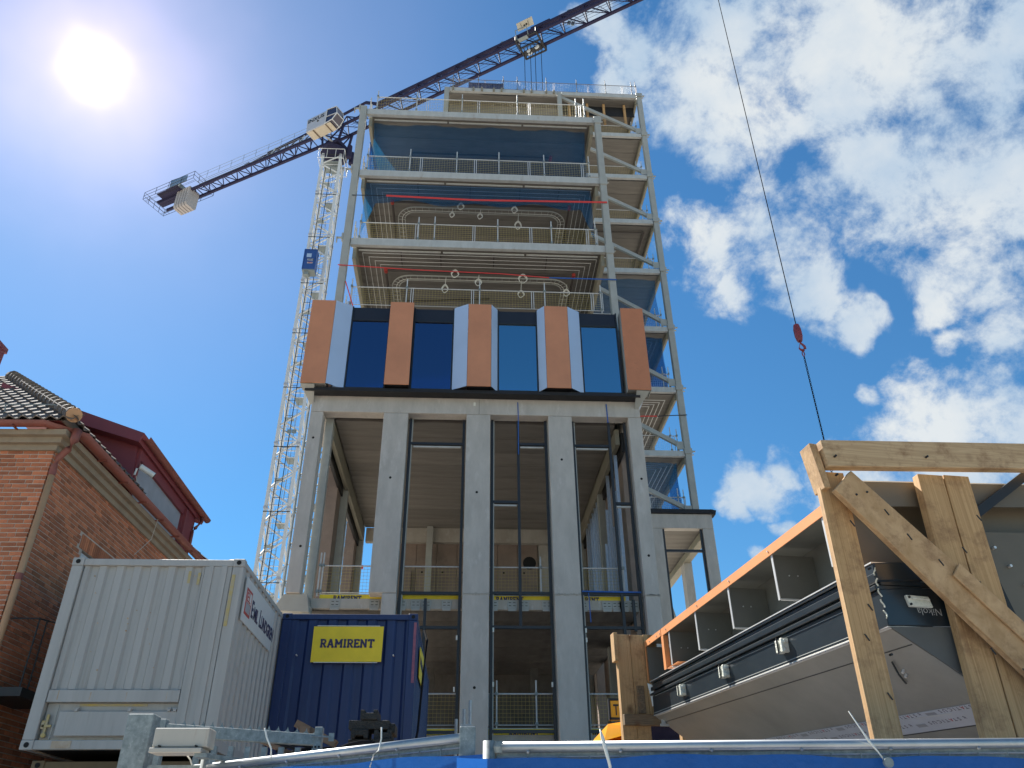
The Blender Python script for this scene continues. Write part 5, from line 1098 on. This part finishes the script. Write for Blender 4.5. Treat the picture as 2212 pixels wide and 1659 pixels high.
part('support_arm', MB().bar((-1.26, 4.33, 2.07), (-1.0, 4.7, 2.06), .022).box(-1.3, -1.24, 4.3, 4.4, 2.06, 2.078).box(-1.58, -1.2, 4.5, 4.53, 2.02, 2.045), 'galvd', X, kind='stuff')
# pallets with cables
for k, (x, y, z, w) in enumerate([(-1.35, 6.4, 0, .8)]):
    pz = 0
    tag(part('support_crate', box(x, x + w, y, y + .8, 0, 1.79), 'palletw'), 'timber crate under the pallets behind the gate', 'crate'); pz = 1.794
    for j in range(3):
        P_ = thing('pallet', ['lowest wooden pallet of the short stack behind the gate', 'middle wooden pallet of the short stack behind the gate', 'topmost wooden pallet behind the gate, carrying black cable'][j], 'pallet', (x + .4, y + .4, pz), 'pallets stacked behind the gate')
        part('deck', MB().box(x, x + w, y, y + .09, pz + .1, pz + .12).box(x, x + w, y + .35, y + .45, pz + .1, pz + .12).box(x, x + w, y + .7, y + .8, pz + .1, pz + .12), 'palletw', P_, kind='stuff')
        part('block', MB().box(x, x + .1, y, y + .8, pz + .02, pz + .1).box(x + .35, x + .45, y, y + .8, pz + .02, pz + .1).box(x + .7, x + .8, y, y + .8, pz + .02, pz + .1), 'palletw', P_, kind='stuff')
        part('base', MB().box(x, x + w, y, y + .09, pz, pz + .02).box(x, x + w, y + .7, y + .8, pz, pz + .02), 'palletw', P_, kind='stuff'); pz += .138
tag(part('tilted_board', MB().bar((-1.22, 6.35, 2.50), (-.92, 6.35, 2.36), .1, .05), 'palletw'), 'brown broken board leaning against the blue container', 'board')
tag(part('wood_offcut', MB().bar((-1.14, 6.25, 2.44), (-1.14, 6.5, 2.44), .07, .06), 'palletw'), 'short square timber end on top of the pallets', 'timber')
tag(part('sloping_board', MB().bar((-1.46, 6.15, 2.38), (-1.15, 6.2, 2.26), .06, .03), 'palletw'), 'grey brown board sloping behind the gate bars', 'board')
tag(part('red_tool_case', box(-1.27, -1.19, 6.1, 6.3, 2.215, 2.26), 'red', bevel=.005), 'small red case among the cables behind the gate', 'case')
mb = MB()
for i in range(16):
    y0 = 6.1 + rnd(0, .4); z0 = 2.27 + rnd(-.03, .05); pts = [(-1.3 + t * .085 + rnd(-.01, .01), y0 + .06 * math.sin(t + i), z0 + .035 * math.sin(t * .8 + i * 2.1)) for t in range(9)]
    mb.swept(pts, .010, 6)
tag(part('cable_bundle', mb, 'cable', kind='stuff', smooth=True), 'tangle of black cables lying behind the gate', 'cables')
# dark foam blocks
FB = [(-.84, -.70, 2.625, 2.70, 'small dark block on the very top of the block pile'), (-.93, -.60, 2.555, 2.622, 'long dark block lying across the two stacks'), (-.62, -.555, 2.53, 2.60, 'dark block end jutting out at the right of the pile'),
      (-.905, -.765, 2.485, 2.552, 'notched dark block in the left stack'), (-.72, -.58, 2.485, 2.552, 'lighter speckled block in the right stack'), (-.925, -.74, 2.40, 2.482, 'third dark block down in the left stack'), (-.735, -.555, 2.40, 2.482, 'third dark block down in the right stack'),
      (-.905, -.765, 2.32, 2.397, 'bottom visible block of the left stack'), (-.72, -.58, 2.32, 2.397, 'bottom visible block of the right stack')]
for i, (x0, x1, z0, z1, lb) in enumerate(FB):
    F = thing('foam_block', 'black grey moulded foam ' + lb, 'foam block', ((x0 + x1) / 2, 7.1, z0), 'dark foam blocks in front of the blue container')
    dy = .02 * (i % 3)
    mb = MB(); n0 = x0 + (x1 - x0) * .25; n1 = x1 - (x1 - x0) * .25; hz = (z1 - z0) * .3
    if i in (3,): mb.prism([(x0, 7 + dy, z0), (n0, 7 + dy, z0), (n0, 7 + dy, z0 + hz), (n1, 7 + dy, z0 + hz), (n1, 7 + dy, z0), (x1, 7 + dy, z0), (x1, 7 + dy, z1), (x0, 7 + dy, z1)], (0, .3, 0))
    elif i in (0, 4, 7): mb.prism([(x0, 7 + dy, z0), (x1, 7 + dy, z0), (x1, 7 + dy, z1), (n1, 7 + dy, z1), (n1, 7 + dy, z1 - hz), (n0, 7 + dy, z1 - hz), (n0, 7 + dy, z1), (x0, 7 + dy, z1)], (0, .3, 0))
    else: mb.box(x0, x1, 7 + dy, 7.3 + dy, z0, z1)
    part('block', mb, 'foam', F, bevel=.004)
tag(part('plank_stack', box(-.95, -.55, 7.0, 7.4, 0, 2.318), 'palletw'), 'timber crate carrying the dark foam blocks', 'crate')

# ------------------------------------------------------------------ rack with facade element
KA = V((math.sin(rad(-6.5)), math.cos(rad(-6.5)), 0)); KP = V((KA.y, -KA.x, 0)); K0 = V((2.15, 4.09, 0))
K0 = V((2.1474, 4.0896, 0))
def K(p, t, z): v = K0 + KP * p + KA * t; v.z = z; return v
def kbox(mb, p0, p1, t0, t1, z0, z1):
    vs = [K(p0, t0, z0), K(p1, t0, z0), K(p1, t1, z0), K(p0, t1, z0), K(p0, t0, z1), K(p1, t0, z1), K(p1, t1, z1), K(p0, t1, z1)]
    return mb.add(vs, [(0, 3, 2, 1), (4, 5, 6, 7), (0, 1, 5, 4), (1, 2, 6, 5), (2, 3, 7, 6), (3, 0, 4, 7)])
def kquad(name, pts, t0, t1, m, par, **kw):   # planks in the frame plane, pts = (p,z)
    mb = MB().prism([K(p, t0, z) for p, z in pts], KA * (t1 - t0)); return part(name, mb, m, par, bevel=.003, **kw)
KF = K
def KN(p, t, z): return KF(p * .9215 - .2038, t * .92 - .30, z * .9215 + .1256)
def kquad(name, pts, t0, t1, m, par, **kw):
    mb = MB().prism([KN(p, t0, z) for p, z in pts], KA * (t1 - t0) * .92); return part(name, mb, m, par, bevel=.003, **kw)
T = thing('rack_trestle', 'near pine A shaped trestle of the transport rack, with a long diagonal brace', 'timber frame', K(.4, 0, 0))
kquad('crossbeam', [(-.083, 3.727), (2.8, 3.90), (2.8, 3.725), (-.07, 3.557)], -.03, .035, 'woodh', T)
kquad('end_block', [(-.143, 3.717), (-.096, 3.713), (-.066, 3.435), (-.106, 3.433)], 0.0, .12, 'woodd', T)
def lean(p0t, p1t, zt, p0b, p1b, zb): return [(p0t, zt), (p1t, zt), (p1b, zb), (p0b, zb)]
ext = lambda pt, pb, zt=3.6, zb=2.1, z=0: pb + (pb - pt) / (zt - zb) * (zb - z)
def post(p0t, p1t, p0b, p1b, t0, t1, zt, name='upright'):
    kquad(name, lean(p0t, p1t, zt, ext(p0t, p0b), ext(p1t, p1b), 0.0), t0, t1, 'woodv', T)
post(-.108, .062, -.125, .034, .042, .085, 3.556)
post(.551, .716, .492, .664, .042, .10, 3.585); post(.724, .893, .672, .838, .042, .10, 3.59)
post(1.75, 1.92, 1.75, 1.92, .042, .1, 3.66)
mbp = [(.055, 3.531), (-.02, 3.455), (-.076, 3.408), (-.07, 3.39)]
kquad('diagonal_brace', [(.055, 3.531), (-.076, 3.405), (.494, 2.735), (1.2, 1.93), (1.32, 2.07), (.696, 2.847)], -.045, -.002, 'woodd', T)
kquad('brace_plank', [(.56, 3.0), (.50, 2.93), (1.35, 1.98), (1.42, 2.05)], -.062, -.047, 'woodd', T)
for (p, z) in [(-.02, 3.62), (-.04, 3.5), (.12, 3.40), (.05, 3.38), (.58, 3.66), (.02, 2.95), (.02, 2.5), (.66, 2.9), (.8, 2.65)]: part('nail_head', MB().tube(KN(p, -.05, z), KN(p, -.03, z), .006, 8), 'lampblack', T)
random.seed(5)
for (p, z) in [(-.03, 3.22), (.01, 2.78), (-.05, 2.62), (.0, 2.33), (.62, 3.1), (.78, 3.3), (.6, 2.55), (.75, 2.45), (.3, 3.16), (.45, 3.02), (.2, 3.3)]:
    part('timber_stamp', MB().bar(KN(p, .036 if z < 3.2 and p < .1 else -.047, z), KN(p + .02, .036 if z < 3.2 and p < .1 else -.047, z - .035), .006, .003, up=(0, -1, 0)), 'lampblack', T, kind='stuff')
T2 = thing('rack_trestle', 'far pine trestle of the transport rack beside the amber truck', 'timber frame', K(0, 3.6, 0))
def kq2(name, p0, p1, z0, z1, t0, t1, m): mb = MB(); kbox(mb, p0, p1, t0, t1, z0, z1); return part(name, mb, m, T2, bevel=.003)
kq2('upright', -.315, -.184, 0, 3.464, 3.557, 3.63, 'woodv'); kq2('upright', -.180, -.052, 0, 3.464, 3.557, 3.63, 'woodv'); kq2('upright', -.048, .08, 2.76, 3.47, 3.56, 3.63, 'woodv')
kq2('end_block', -.348, -.312, 3.215, 3.476, 3.53, 3.64, 'woodv'); kq2('crossbar', -.312, .307, 2.657, 2.748, 3.50, 3.555, 'wooddirty')
kq2('upright', .235, .292, 0, 2.655, 3.557, 3.63, 'woodv'); kq2('stained_batten', -.16, -.09, 2.76, 3.0, 3.54, 3.556, 'wooddirty')
Fe = thing('facade_element', 'large facade unit lying in the timber rack, orange edge and black window profile', 'facade element', K(.4, 1.8, 2.7))
def kp(name, p0, p1, t0, t1, z0, z1, m, par=Fe, **kw): mb = MB(); kbox(mb, p0, p1, t0, t1, z0, z1); return part(name, mb, m, par, **kw)
kp('orange_flange', -.045, -.040, -.17, 3.07, 3.337, 3.40, 'orange_flange'); kp('orange_flange', -.045, -.040, 3.085, 3.55, 3.345, 3.40, 'orange_flange')
kp('orange_post', -.045, -.039, 3.03, 3.085, 3.05, 3.336, 'orange_flange'); kp('orange_post', -.038, .0, 3.03, 3.034, 3.05, 3.336, 'orange_flange')
kp('orange_post', -.045, -.039, 3.53, 3.55, 3.04, 3.344, 'orange_flange'); kp('orange_shelf', -.038, .25, 2.75, 3.03, 3.05, 3.054, 'orange_flange')
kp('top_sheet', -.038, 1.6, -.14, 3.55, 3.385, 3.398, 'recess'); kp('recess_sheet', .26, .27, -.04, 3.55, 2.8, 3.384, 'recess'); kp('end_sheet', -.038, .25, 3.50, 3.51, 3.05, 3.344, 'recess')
for t in (.20, .875, 1.60, 2.27, 2.90):
    q = kp('partition', -.03, .255, t, t + .012, 3.04, 3.336, 'recess'); kp('bright_edge', -.036, -.031, t - .006, t + .018, 3.04, 3.336, 'edge', q); kp('bright_edge', -.030, .2, t - .008, t - .001, 3.035, 3.047, 'edge', q)
    for (p, z) in ((.06, 3.2), (.12, 3.2)): part('rivet', MB().tube(K(p, t - .006, z), K(p, t - .001, z), .005, 6), 'edge', q)
for t in (3.4, 3.2, 3.11, 2.95, 2.2, 1.55, .9): part('flange_screw', MB().tube(K(-.052, t, 3.368), K(-.046, t, 3.368), .006, 6), 'edge', Fe)
# window profile along the lower left edge
E1, E2 = K(-.05, -.18, 2.61), K(-.05, 3.45, 2.735); EE = (E2 - E1).normalized(); EQ = KP.copy(); EL = (E2 - E1).length
def Ep(s, q, h): return E1 + EE * s + EQ * q + V((0, 0, h * (1 - .12 * s / EL)))
def rail(nm, q0, h0, h1, m, bv=0, q1=.25):
    mb = MB().add([Ep(0, q0, h0), Ep(0, q1, h0), Ep(0, q1, h1), Ep(0, q0, h1), Ep(EL, q0, h0), Ep(EL, q1, h0), Ep(EL, q1, h1), Ep(EL, q0, h1)],
        [(0, 1, 2, 3), (7, 6, 5, 4), (0, 4, 5, 1), (1, 5, 6, 2), (2, 6, 7, 3), (3, 7, 4, 0)]); return part(nm, mb, m, Fe, bevel=bv)
rail('profile_rail', 0, 0, .178, 'profile', .003); rail('profile_rail', -.020, .181, .205, 'profile', .003); rail('profile_rail', .016, .207, .228, 'profile'); rail('profile_rail', -.010, .230, .268, 'profile', .003)
rail('profile_rail', .008, .270, .300, 'profile', .003); rail('profile_rail', -.006, .302, .318, 'profile', .003); rail('profile_lip', -.010, .320, .327, 'edge'); rail('profile_lip', -.004, -.008, -.002, 'edge')
part('profile_groove', MB().prism([Ep(0, -.002, .014), Ep(0, .002, .014), Ep(0, .002, .018), Ep(0, -.002, .018)], EE * EL).prism([Ep(0, -.002, .150), Ep(0, .002, .150), Ep(0, .002, .153), Ep(0, -.002, .153)], EE * EL * .98), 'steel', Fe, kind='stuff')
for t in (1.07, 1.98, 2.85):
    mb = MB(); o = Ep(t, -.02, .108)
    for (a, w2, h2) in ((-.030, .040, .085), (.030, .034, .080)): mb.bar(o + EE * (a - .016), o + EE * (a + .016), .05, h2)
    mb.bar(o - EE * .06 + V((0, 0, .022)), o + EE * .058 + V((0, 0, .022)), .034, .022); mb.bar(o - EE * .052 - V((0, 0, .024)), o + EE * .055 - V((0, 0, .024)), .034, .020)
    part('plastic_clip', mb, 'plasticpale', Fe, bevel=.005, kind='stuff'); part('clip_seam', MB().bar(Ep(t + .004, -.050, .06), Ep(t + .004, -.050, .16), .007), 'void', Fe)
# near end: black frame, metal sheets
TE = -.19
def endpoly(nm, pts, m, d=.1, t=TE, bv=0): return part(nm, MB().prism([K(p, t, z) for p, z in pts], KA * d), m, Fe, bevel=bv)
endpoly('end_profile', [(-.056, 2.605), (.62, 2.625), (.62, 2.83), (-.056, 2.79)], 'profile', bv=.004)
endpoly('end_profile', [(-.05, 2.796), (.62, 2.836), (.62, 2.865), (-.05, 2.825)], 'profile', t=TE + .02)
endpoly('end_profile', [(-.06, 2.83), (.62, 2.87), (.62, 2.98), (-.055, 2.93)], 'profile', bv=.008)
for i in range(5): part('seal_strip', MB().swept([K(-.062 + .008 * math.sin(i + j), TE - .004, 2.64 + .055 * i + .010 * j) for j in range(5)], .004, 5), 'plasticpale', Fe)
pc = part('plastic_clip', MB().prism([K(.068, TE - .022, 2.76), K(.195, TE - .022, 2.755), K(.207, TE - .022, 2.70), K(.078, TE - .022, 2.702)], KA * .021).prism([K(.095, TE - .036, 2.745), K(.19, TE - .036, 2.741), K(.19, TE - .036, 2.732), K(.095, TE - .036, 2.736)], KA * .013), 'plasticpale', Fe, bevel=.003, kind='stuff')
for z in (2.748, 2.712): part('screw', MB().tube(K(.082, TE - .03, z), K(.082, TE - .0225, z), .006, 8), 'lampblack', pc)
text('lettering', 'Nikola', .052, K(.262, TE - .0015, 2.70), -KP, (0, 0, -1), 'wireg', Fe, depth=.001, bold=-.0006)
part('upper_sheet', MB().prism([K(-.038, -.18, 3.25), K(2.0, -.18, 3.36), K(2.0, -.18, 3.489), K(-.038, -.18, 3.392)], KA * .01), 'sheet_tan', Fe)
part('sheet_lip', MB().prism([K(-.038, -.182, 3.394), K(2.0, -.182, 3.491), K(2.0, -.182, 3.497), K(-.038, -.182, 3.400)], KA * .03), 'edge', Fe)
part('upper_sheet', MB().prism([K(-.03, -.055, 2.94), K(2.2, -.06, 2.94), K(2.2, -.06, 3.50), K(-.03, -.06, 3.37)], KA * .01), 'sheet_tan', Fe)
part('end_sheet', MB().prism([K(.63, -.15, 1.9), K(2.0, -.15, 1.9), K(2.0, -.15, 3.2), K(.63, -.15, 3.15)], KA * .01), 'sheet_tan', Fe)
part('black_strut', MB().bar(K(.58, -.21, 3.20), K(1.05, -.21, 3.50), .03, .05).bar(K(.60, -.2, 2.97), K(.70, -.2, 2.4), .02, .04), 'lampblack', Fe, kind='stuff')
for k in range(3): part('sheet_bolt', MB().tube(K(.72 + .06 * k, -.17, 3.06 - .1 * k), K(.72 + .06 * k, -.151, 3.06 - .1 * k), .008, 8), 'edge', Fe)
# inclined underside sheet with printed membrane strips
WD = (EQ * math.cos(rad(35)) + V((0, 0, -math.sin(rad(35))))); WD = (WD - EE * WD.dot(EE)).normalized()
def S2(s, w, o=0): return E1 + EE * s + WD * w + EE.cross(WD) * o
nsgn = 1 if EE.cross(WD).z < 0 else -1
def slabS(nm, pts, o0, o1, m, par, **kw):
    n = len(pts); mb = MB().add([S2(a, b, o0 * nsgn) for a, b in pts] + [S2(a, b, o1 * nsgn) for a, b in pts], [tuple(range(n)), tuple(range(n, 2 * n))[::-1]] + [(i, n + i, n + (i + 1) % n, (i + 1) % n) for i in range(n)])
    return part(nm, mb, m, par, **kw)
slabS('underside_sheet', [(0, .0), (0, 1.3), (3.64, 1.3), (3.64, .0)], 0, -.012, 'sheet', Fe)
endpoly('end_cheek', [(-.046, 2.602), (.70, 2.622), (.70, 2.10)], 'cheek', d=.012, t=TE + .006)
slabS('sheet_fold', [(0, .010), (3.6, .010), (3.6, .020), (0, .020)], .001, .005, 'edge', Fe)
slabS('sheet_seam', [(0.02, .145), (3.6, .100), (3.6, .104), (0.02, .149)], .001, .003, 'profile', Fe)
tp = slabS('printed_membrane', [(.135, .585), (3.4, .49), (3.4, .65), (.27, .725)], .002, .004, 'tape', Fe)
slabS('membrane_edge', [(.12, .575), (.135, .585), (.27, .725), (3.4, .65), (3.4, .658), (.255, .735)], .001, .003, 'profile', Fe)
vv = (S2(3.4, .49) - S2(.135, .585)).normalized(); ww = EE.cross(WD).cross(vv); ww = ww if ww.dot(WD) > 0 else -ww
def staticus(s0, w0, sz):
    t0 = text('lettering', 'S T   T I C U S', sz, S2(s0, w0, .0045 * nsgn), vv, ww, 'tapetext', tp, depth=.0006, sx=1.25)
    text('lettering', 'A', sz, S2(s0 + sz * 1.72, w0 - .002, .0045 * nsgn), vv, ww, 'redprint', tp, depth=.0006, sx=1.1)
for i in range(7):
    for (ofs, dw) in ((.20, .075), (.02, .004)):
        s0 = .16 + ofs + i * .45; w0 = .585 - (s0 - .135) * .029 + dw
        staticus(s0, w0, .034)
        text('lettering', 'ig', .026, S2(s0 - .045, w0 + .004, .0045 * nsgn), vv, ww, 'tapetext', tp, depth=.0006)
        slabS('print_block', [(s0 + .29, w0), (s0 + .37, w0 - .003), (s0 + .37, w0 + .022), (s0 + .29, w0 + .025)], .0042, .0048, 'signgrey', tp)
slabS('torn_edge', [(.36 + .0, .615), (.62, .60), (.70, .605), (.75, .60), (.60, .612), (.38, .625)], .0042, .006, 'signw', tp)
part('sheet_shadow_mark', MB().bar(S2(.27, .20, .01 * nsgn), S2(.33, .28, .015 * nsgn), .010, .006).bar(S2(.33, .28, .015 * nsgn), S2(.38, .36, .01 * nsgn), .012, .006), 'profile', Fe, bevel=.004)  # dark bars drawn as a cast shadow on the underside sheet
part('underside_screw', MB().tube(S2(.29, .28, .0 * nsgn), S2(.29, .28, .02 * nsgn), .008, 8).tube(S2(.31, .31, .0 * nsgn), S2(.31, .31, .02 * nsgn), .008, 8), 'edge', Fe, kind='stuff')
part('far_cheek', MB().prism([K(.32, 3.56, 2.74), K(2.2, 3.56, 2.74), K(2.2, 3.56, 1.6), K(.32, 3.56, 1.6)], KA * .012), 'sheet', Fe)
for q in (.50, .36): part('end_strip', MB().bar(K(q, 3.5, 2.81), K(q + .04, 3.45, 2.2), .018, .01), 'edge', Fe)
part('end_strip', MB().bar(K(.12, 3.46, 2.82), K(.5, 3.5, 2.80), .014, .01), 'edge', Fe)
part('plate_foot', MB().bar(K(.02, 3.42, 2.73), K(.02, 3.42, 2.66), .03, .03).bar(K(-.01, 3.42, 2.65), K(.07, 3.42, 2.65), .02, .02), 'steel_light', Fe, kind='stuff')
part('foil_scrap', MB().prism([K(-.06, 3.52, 3.02), K(-.02, 3.5, 3.0), K(.0, 3.5, 2.86), K(-.03, 3.52, 2.82), K(-.04, 3.52, 2.9)], KA * .01), 'whiteplastic', Fe)

# truck behind the rack
TK = thing('flatbed_truck', 'amber yellow truck cab with a roof sign, half hidden by the timber rack', 'truck', (2.6, 10.4, 0))
part('cab_roof', MB().add([(1.57, 9.5, 2.77), (1.66, 9.7, 2.97), (1.8, 9.7, 2.99), (2.08, 9.6, 3.0), (2.08, 9.5, 2.9), (1.72, 11.2, 3.0), (2.08, 11.2, 3.0), (1.57, 11.2, 2.75), (2.08, 11.2, 2.85)],
     [(0, 1, 2, 3, 4), (1, 5, 6, 3, 2), (0, 7, 5, 1), (4, 3, 6, 8), (7, 8, 6, 5)]), 'truck', TK)
part('roof_crease', MB().bar((1.62, 9.6, 2.865), (2.07, 9.55, 2.93), .006), 'lampblack', TK)
part('windscreen_shade_block', MB().prism([(2.1, 9.6, 2.62), (2.1, 9.6, 2.98), (3.3, 9.6, 2.98), (3.3, 9.6, 2.62)], (0, 1.6, 0)), 'cabin_glass', TK, bevel=.02)  # dark block stands in for windscreen and shade beside the amber roof
part('windscreen', MB().add([(1.60, 9.5, 2.74), (3.28, 9.5, 2.83), (3.35, 9.3, 1.9), (1.55, 9.3, 1.9)], [(0, 1, 2, 3)]), 'cabin_glass', TK)
part('cab_body', box(1.5, 3.4, 9.32, 11.2, .5, 1.9), 'truck', TK, bevel=.03); part('cab_interior', box(1.7, 3.2, 9.9, 10.8, 1.9, 2.5), 'bluepaint', TK)
part('cab_side', box(1.56, 1.62, 9.6, 11.2, 1.9, 2.75), 'truck', TK)
for x in (1.5, 3.2):
    wl = part('wheel', MB().tube((x, 9.9, .5), (x + .25, 9.9, .5), .5, 20), 'lampblack', TK); part('rim', MB().tube((x - .01, 9.9, .5), (x + .26, 9.9, .5), .25, 16), 'steel', wl)
part('truck_bed', box(1.4, 3.5, 2.9 + 1.2, 9.1, .9, 1.1), 'lampblack', TK)
ts = part('roof_sign', box(1.665, 3.1, 9.5, 9.56, 3.01, 3.19), 'truck', TK, bevel=.004)
part('sign_frame', MB().box(1.655, 3.1, 9.495, 9.565, 3.191, 3.215).box(1.655, 3.1, 9.49, 9.57, 2.985, 3.009).box(1.645, 1.664, 9.49, 9.57, 2.985, 3.215), 'lampblack', ts)
text('lettering', 'Tr', .165, (1.697, 9.495, 3.035), (1, 0, 0), (0, 0, 1), 'lampblack', ts, bold=.002, sx=.62)

# ------------------------------------------------------------------ hanging hook and chain
HK = thing('crane_hook', 'red hook block on a steel rope above a black lifting chain', 'crane hook', (6.18, 12, 9.9))
part('rope', MB().tube((6.18, 12, 10.35), (6.18, 12, 24), .009, 6), 'cable', HK)
part('hook_block', MB().lathe((6.18, 12, 9.98), [(.045, 0), (.06, .05), (.072, .12), (.072, .27), (.06, .33), (.06, .35), (.052, .36), (.052, .375), (.02, .38)], 16), 'hookred', HK, smooth=False)
pts = [(6.18, 12, 9.98), (6.185, 12, 9.94), (6.215, 12, 9.91), (6.245, 12, 9.87), (6.245, 12, 9.82), (6.215, 12, 9.785), (6.17, 12, 9.785), (6.14, 12, 9.815), (6.135, 12, 9.84)]
part('hook', MB().swept(pts, [.015, .018, .020, .024, .026, .026, .022, .016, .009], 8), 'hookred', HK, smooth=True)
part('safety_latch', MB().tube((6.175, 12, 9.94), (6.14, 12, 9.84), .006, 6), 'hookred', HK)
CHN = thing('lifting_chain', 'black lifting chain hanging from the red hook behind the timber rack', 'chain', (6.18, 12, 4))
part('master_link', MB().swept([(6.19 + .022 * math.sin(t), 12, 9.70 + .055 * math.cos(t)) for t in [2 * math.pi * i / 12 for i in range(13)]], .010, 6), 'hookred', CHN)
part('link_rod', MB().tube((6.19, 12, 9.79), (6.19, 12, 9.74), .008, 6), 'hookred', CHN)
def link_mb(rot):
    mb = MB(); pts = []
    for i in range(11): t = 2 * math.pi * i / 10; pts.append((.015 * math.sin(t), 0, .028 * math.cos(t)))
    mb.swept(pts, .0062, 4)
    if rot:
        for v in mb.v: v.x, v.y = v.y, v.x
    return mb
l1, l2 = mesh_of('chain_link', link_mb(False), M['cable']), mesh_of('chain_link', link_mb(True), M['cable'])
for i in range(120): inst('chain_link', l1 if i % 2 else l2, (6.19, 12, 9.62 - i * .042), CHN)

# ------------------------------------------------------------------ front fence with blue debris sheet
def fence(label, p, q, loops, group='mesh fence panels in front of the site'):
    f = thing('fence_panel', label, 'fence', ((p[0] + q[0]) / 2, (p[1] + q[1]) / 2, 0), group); p, q = V(p), V(q); d = (q - p).normalized(); n = V((d.y, -d.x, 0))
    part('top_tube', MB().tube(p, q, .019, 12), 'galv', f, smooth=True)
    part('top_wire', MB().tube(p - V((0, 0, .034)), q - V((0, 0, .034)), .003, 6), 'galv', f)
    part('frame_plate', MB().bar(p - V((0, 0, .034)) - n * .012, q - V((0, 0, .034)) - n * .012, .003, .04), 'galvd', f)
    L = (q - p).length; mb = MB(); k = int(L / .115)
    for i in range(k + 1): c = p + d * (i * L / k); mb.tube(c - V((0, 0, .03)) + n * .004, c - V((0, 0, 1.9)) + n * .004, .0025, 4)
    for j in range(9): mb.tube(p - V((0, 0, .15 + j * .2)), q - V((0, 0, .15 + j * .2)), .0025, 4)
    part('mesh', mb, 'galvd', f, kind='stuff')
    for i in range(1, k, 3): c = p + d * (i * L / k) - V((0, 0, .018)); part('weld_knot', MB().lathe(c + n * .016, [(.003, -.006), (.008, 0), (.003, .006)], 8), 'galv', f)
    return f
f1 = fence('galvanised fence panel at the right with a straight top tube', (.128, 3.25, 1.978), (4.2, 3.25, 2.0), 0)
part('end_post', MB().tube((.10, 3.25, 0), (.10, 3.25, 2.0), .024, 14), 'galvd', f1, smooth=True); part('weld_collar', MB().lathe((.132, 3.25, 1.978), [(.019, -.02), (.026, 0), (.019, .02)], 10), 'galvd', f1)
f2 = fence('galvanised fence panel at the left, turned away with a glinting top tube', (-1.42, 4.62, 2.035), (.005, 3.40, 2.03), 0)
part('end_post', box(-.012, .05, 3.36, 3.42, 0, 2.068), 'galvd', f2, bevel=.004)
part('end_post', MB().tube((-1.30, 4.50, 0), (-1.30, 4.50, 2.10), .022, 12), 'galvd', f2, smooth=True)
def tarp1(s, t):
    x = -.02 + 4.3 * s; drop = .0 + .006 * math.sin(x * 5) + .004 * math.sin(x * 13 + 1) + (.030 * max(0, (x - 1.98) / .25) ** 1.2 if x > 1.98 else 0)
    z = 1.942 - drop; return (x, 3.215 + .012 * math.sin(x * 4) - .02 * t * math.sin(x * 1.7), z - t * 1.85)
def tarp2(s, t):
    p = V((-1.47, 4.60, 0)).lerp(V((.10, 3.29, 0)), s); dz = 1.998 - .035 * s + .005 * math.sin(s * 18); return (p.x, p.y - .03 + .01 * math.sin(s * 15), dz - t * 1.85)
o = part('debris_sheet', sheetgrid(tarp1, 120, 10), 'tarp', smooth=True); tag(o, 'blue debris sheet on the right hand fence panel', 'tarpaulin')
o = part('debris_sheet', sheetgrid(tarp2, 60, 10), 'tarp', smooth=True); tag(o, 'blue debris sheet on the left hand fence panel', 'tarpaulin')
def tie(label, pts, r=.0035, thick=None):
    tag(part('cable_tie', MB().swept(pts, thick or r, 6), 'whiteplastic', smooth=True), label, 'cable tie', 'white cable ties on the fence')
tie('white cable tie standing up at the gap right of the two posts', [(.515, 3.20, 2.035), (.522, 3.195, 2.005), (.528, 3.19, 1.975), (.535, 3.185, 1.94), (.542, 3.18, 1.90)], thick=[.002, .007, .0065, .006, .006])
tie('white cable tie with a long tail in front of the grey printed sheet', [(1.49, 3.20, 2.098), (1.525, 3.2, 2.03), (1.545, 3.2, 1.99), (1.57, 3.2, 1.955), (1.59, 3.2, 1.92)], thick=[.002, .003, .005, .003, .003])
tie('white cable tie with an upright tail right of the dark blocks', [(-.345, 3.66, 2.105), (-.343, 3.66, 2.06), (-.35, 3.66, 2.015), (-.37, 3.66, 2.0), (-.38, 3.64, 1.95)], thick=.0035)
tie('white cable tie sticking up right of the beige box', [(-.93, 4.08, 2.16), (-.915, 4.08, 2.12), (-.885, 4.07, 2.07), (-.88, 4.07, 2.03)], thick=.004)
tie('thin white cable tie on the round post at the left fence end', [(-1.28, 4.42, 2.16), (-1.29, 4.44, 2.13), (-1.30, 4.46, 2.09)], thick=.003)
tie('short white cable tie curling at the left end of the fence', [(-1.385, 4.45, 2.09), (-1.36, 4.45, 2.065), (-1.35, 4.46, 2.04)], thick=.004)
tag(part('tie_grommet', MB().tube((1.592, 3.175, 1.915), (1.592, 3.19, 1.915), .018, 12), 'galvd'), 'grey grommet on the blue sheet under the long tie', 'grommet')
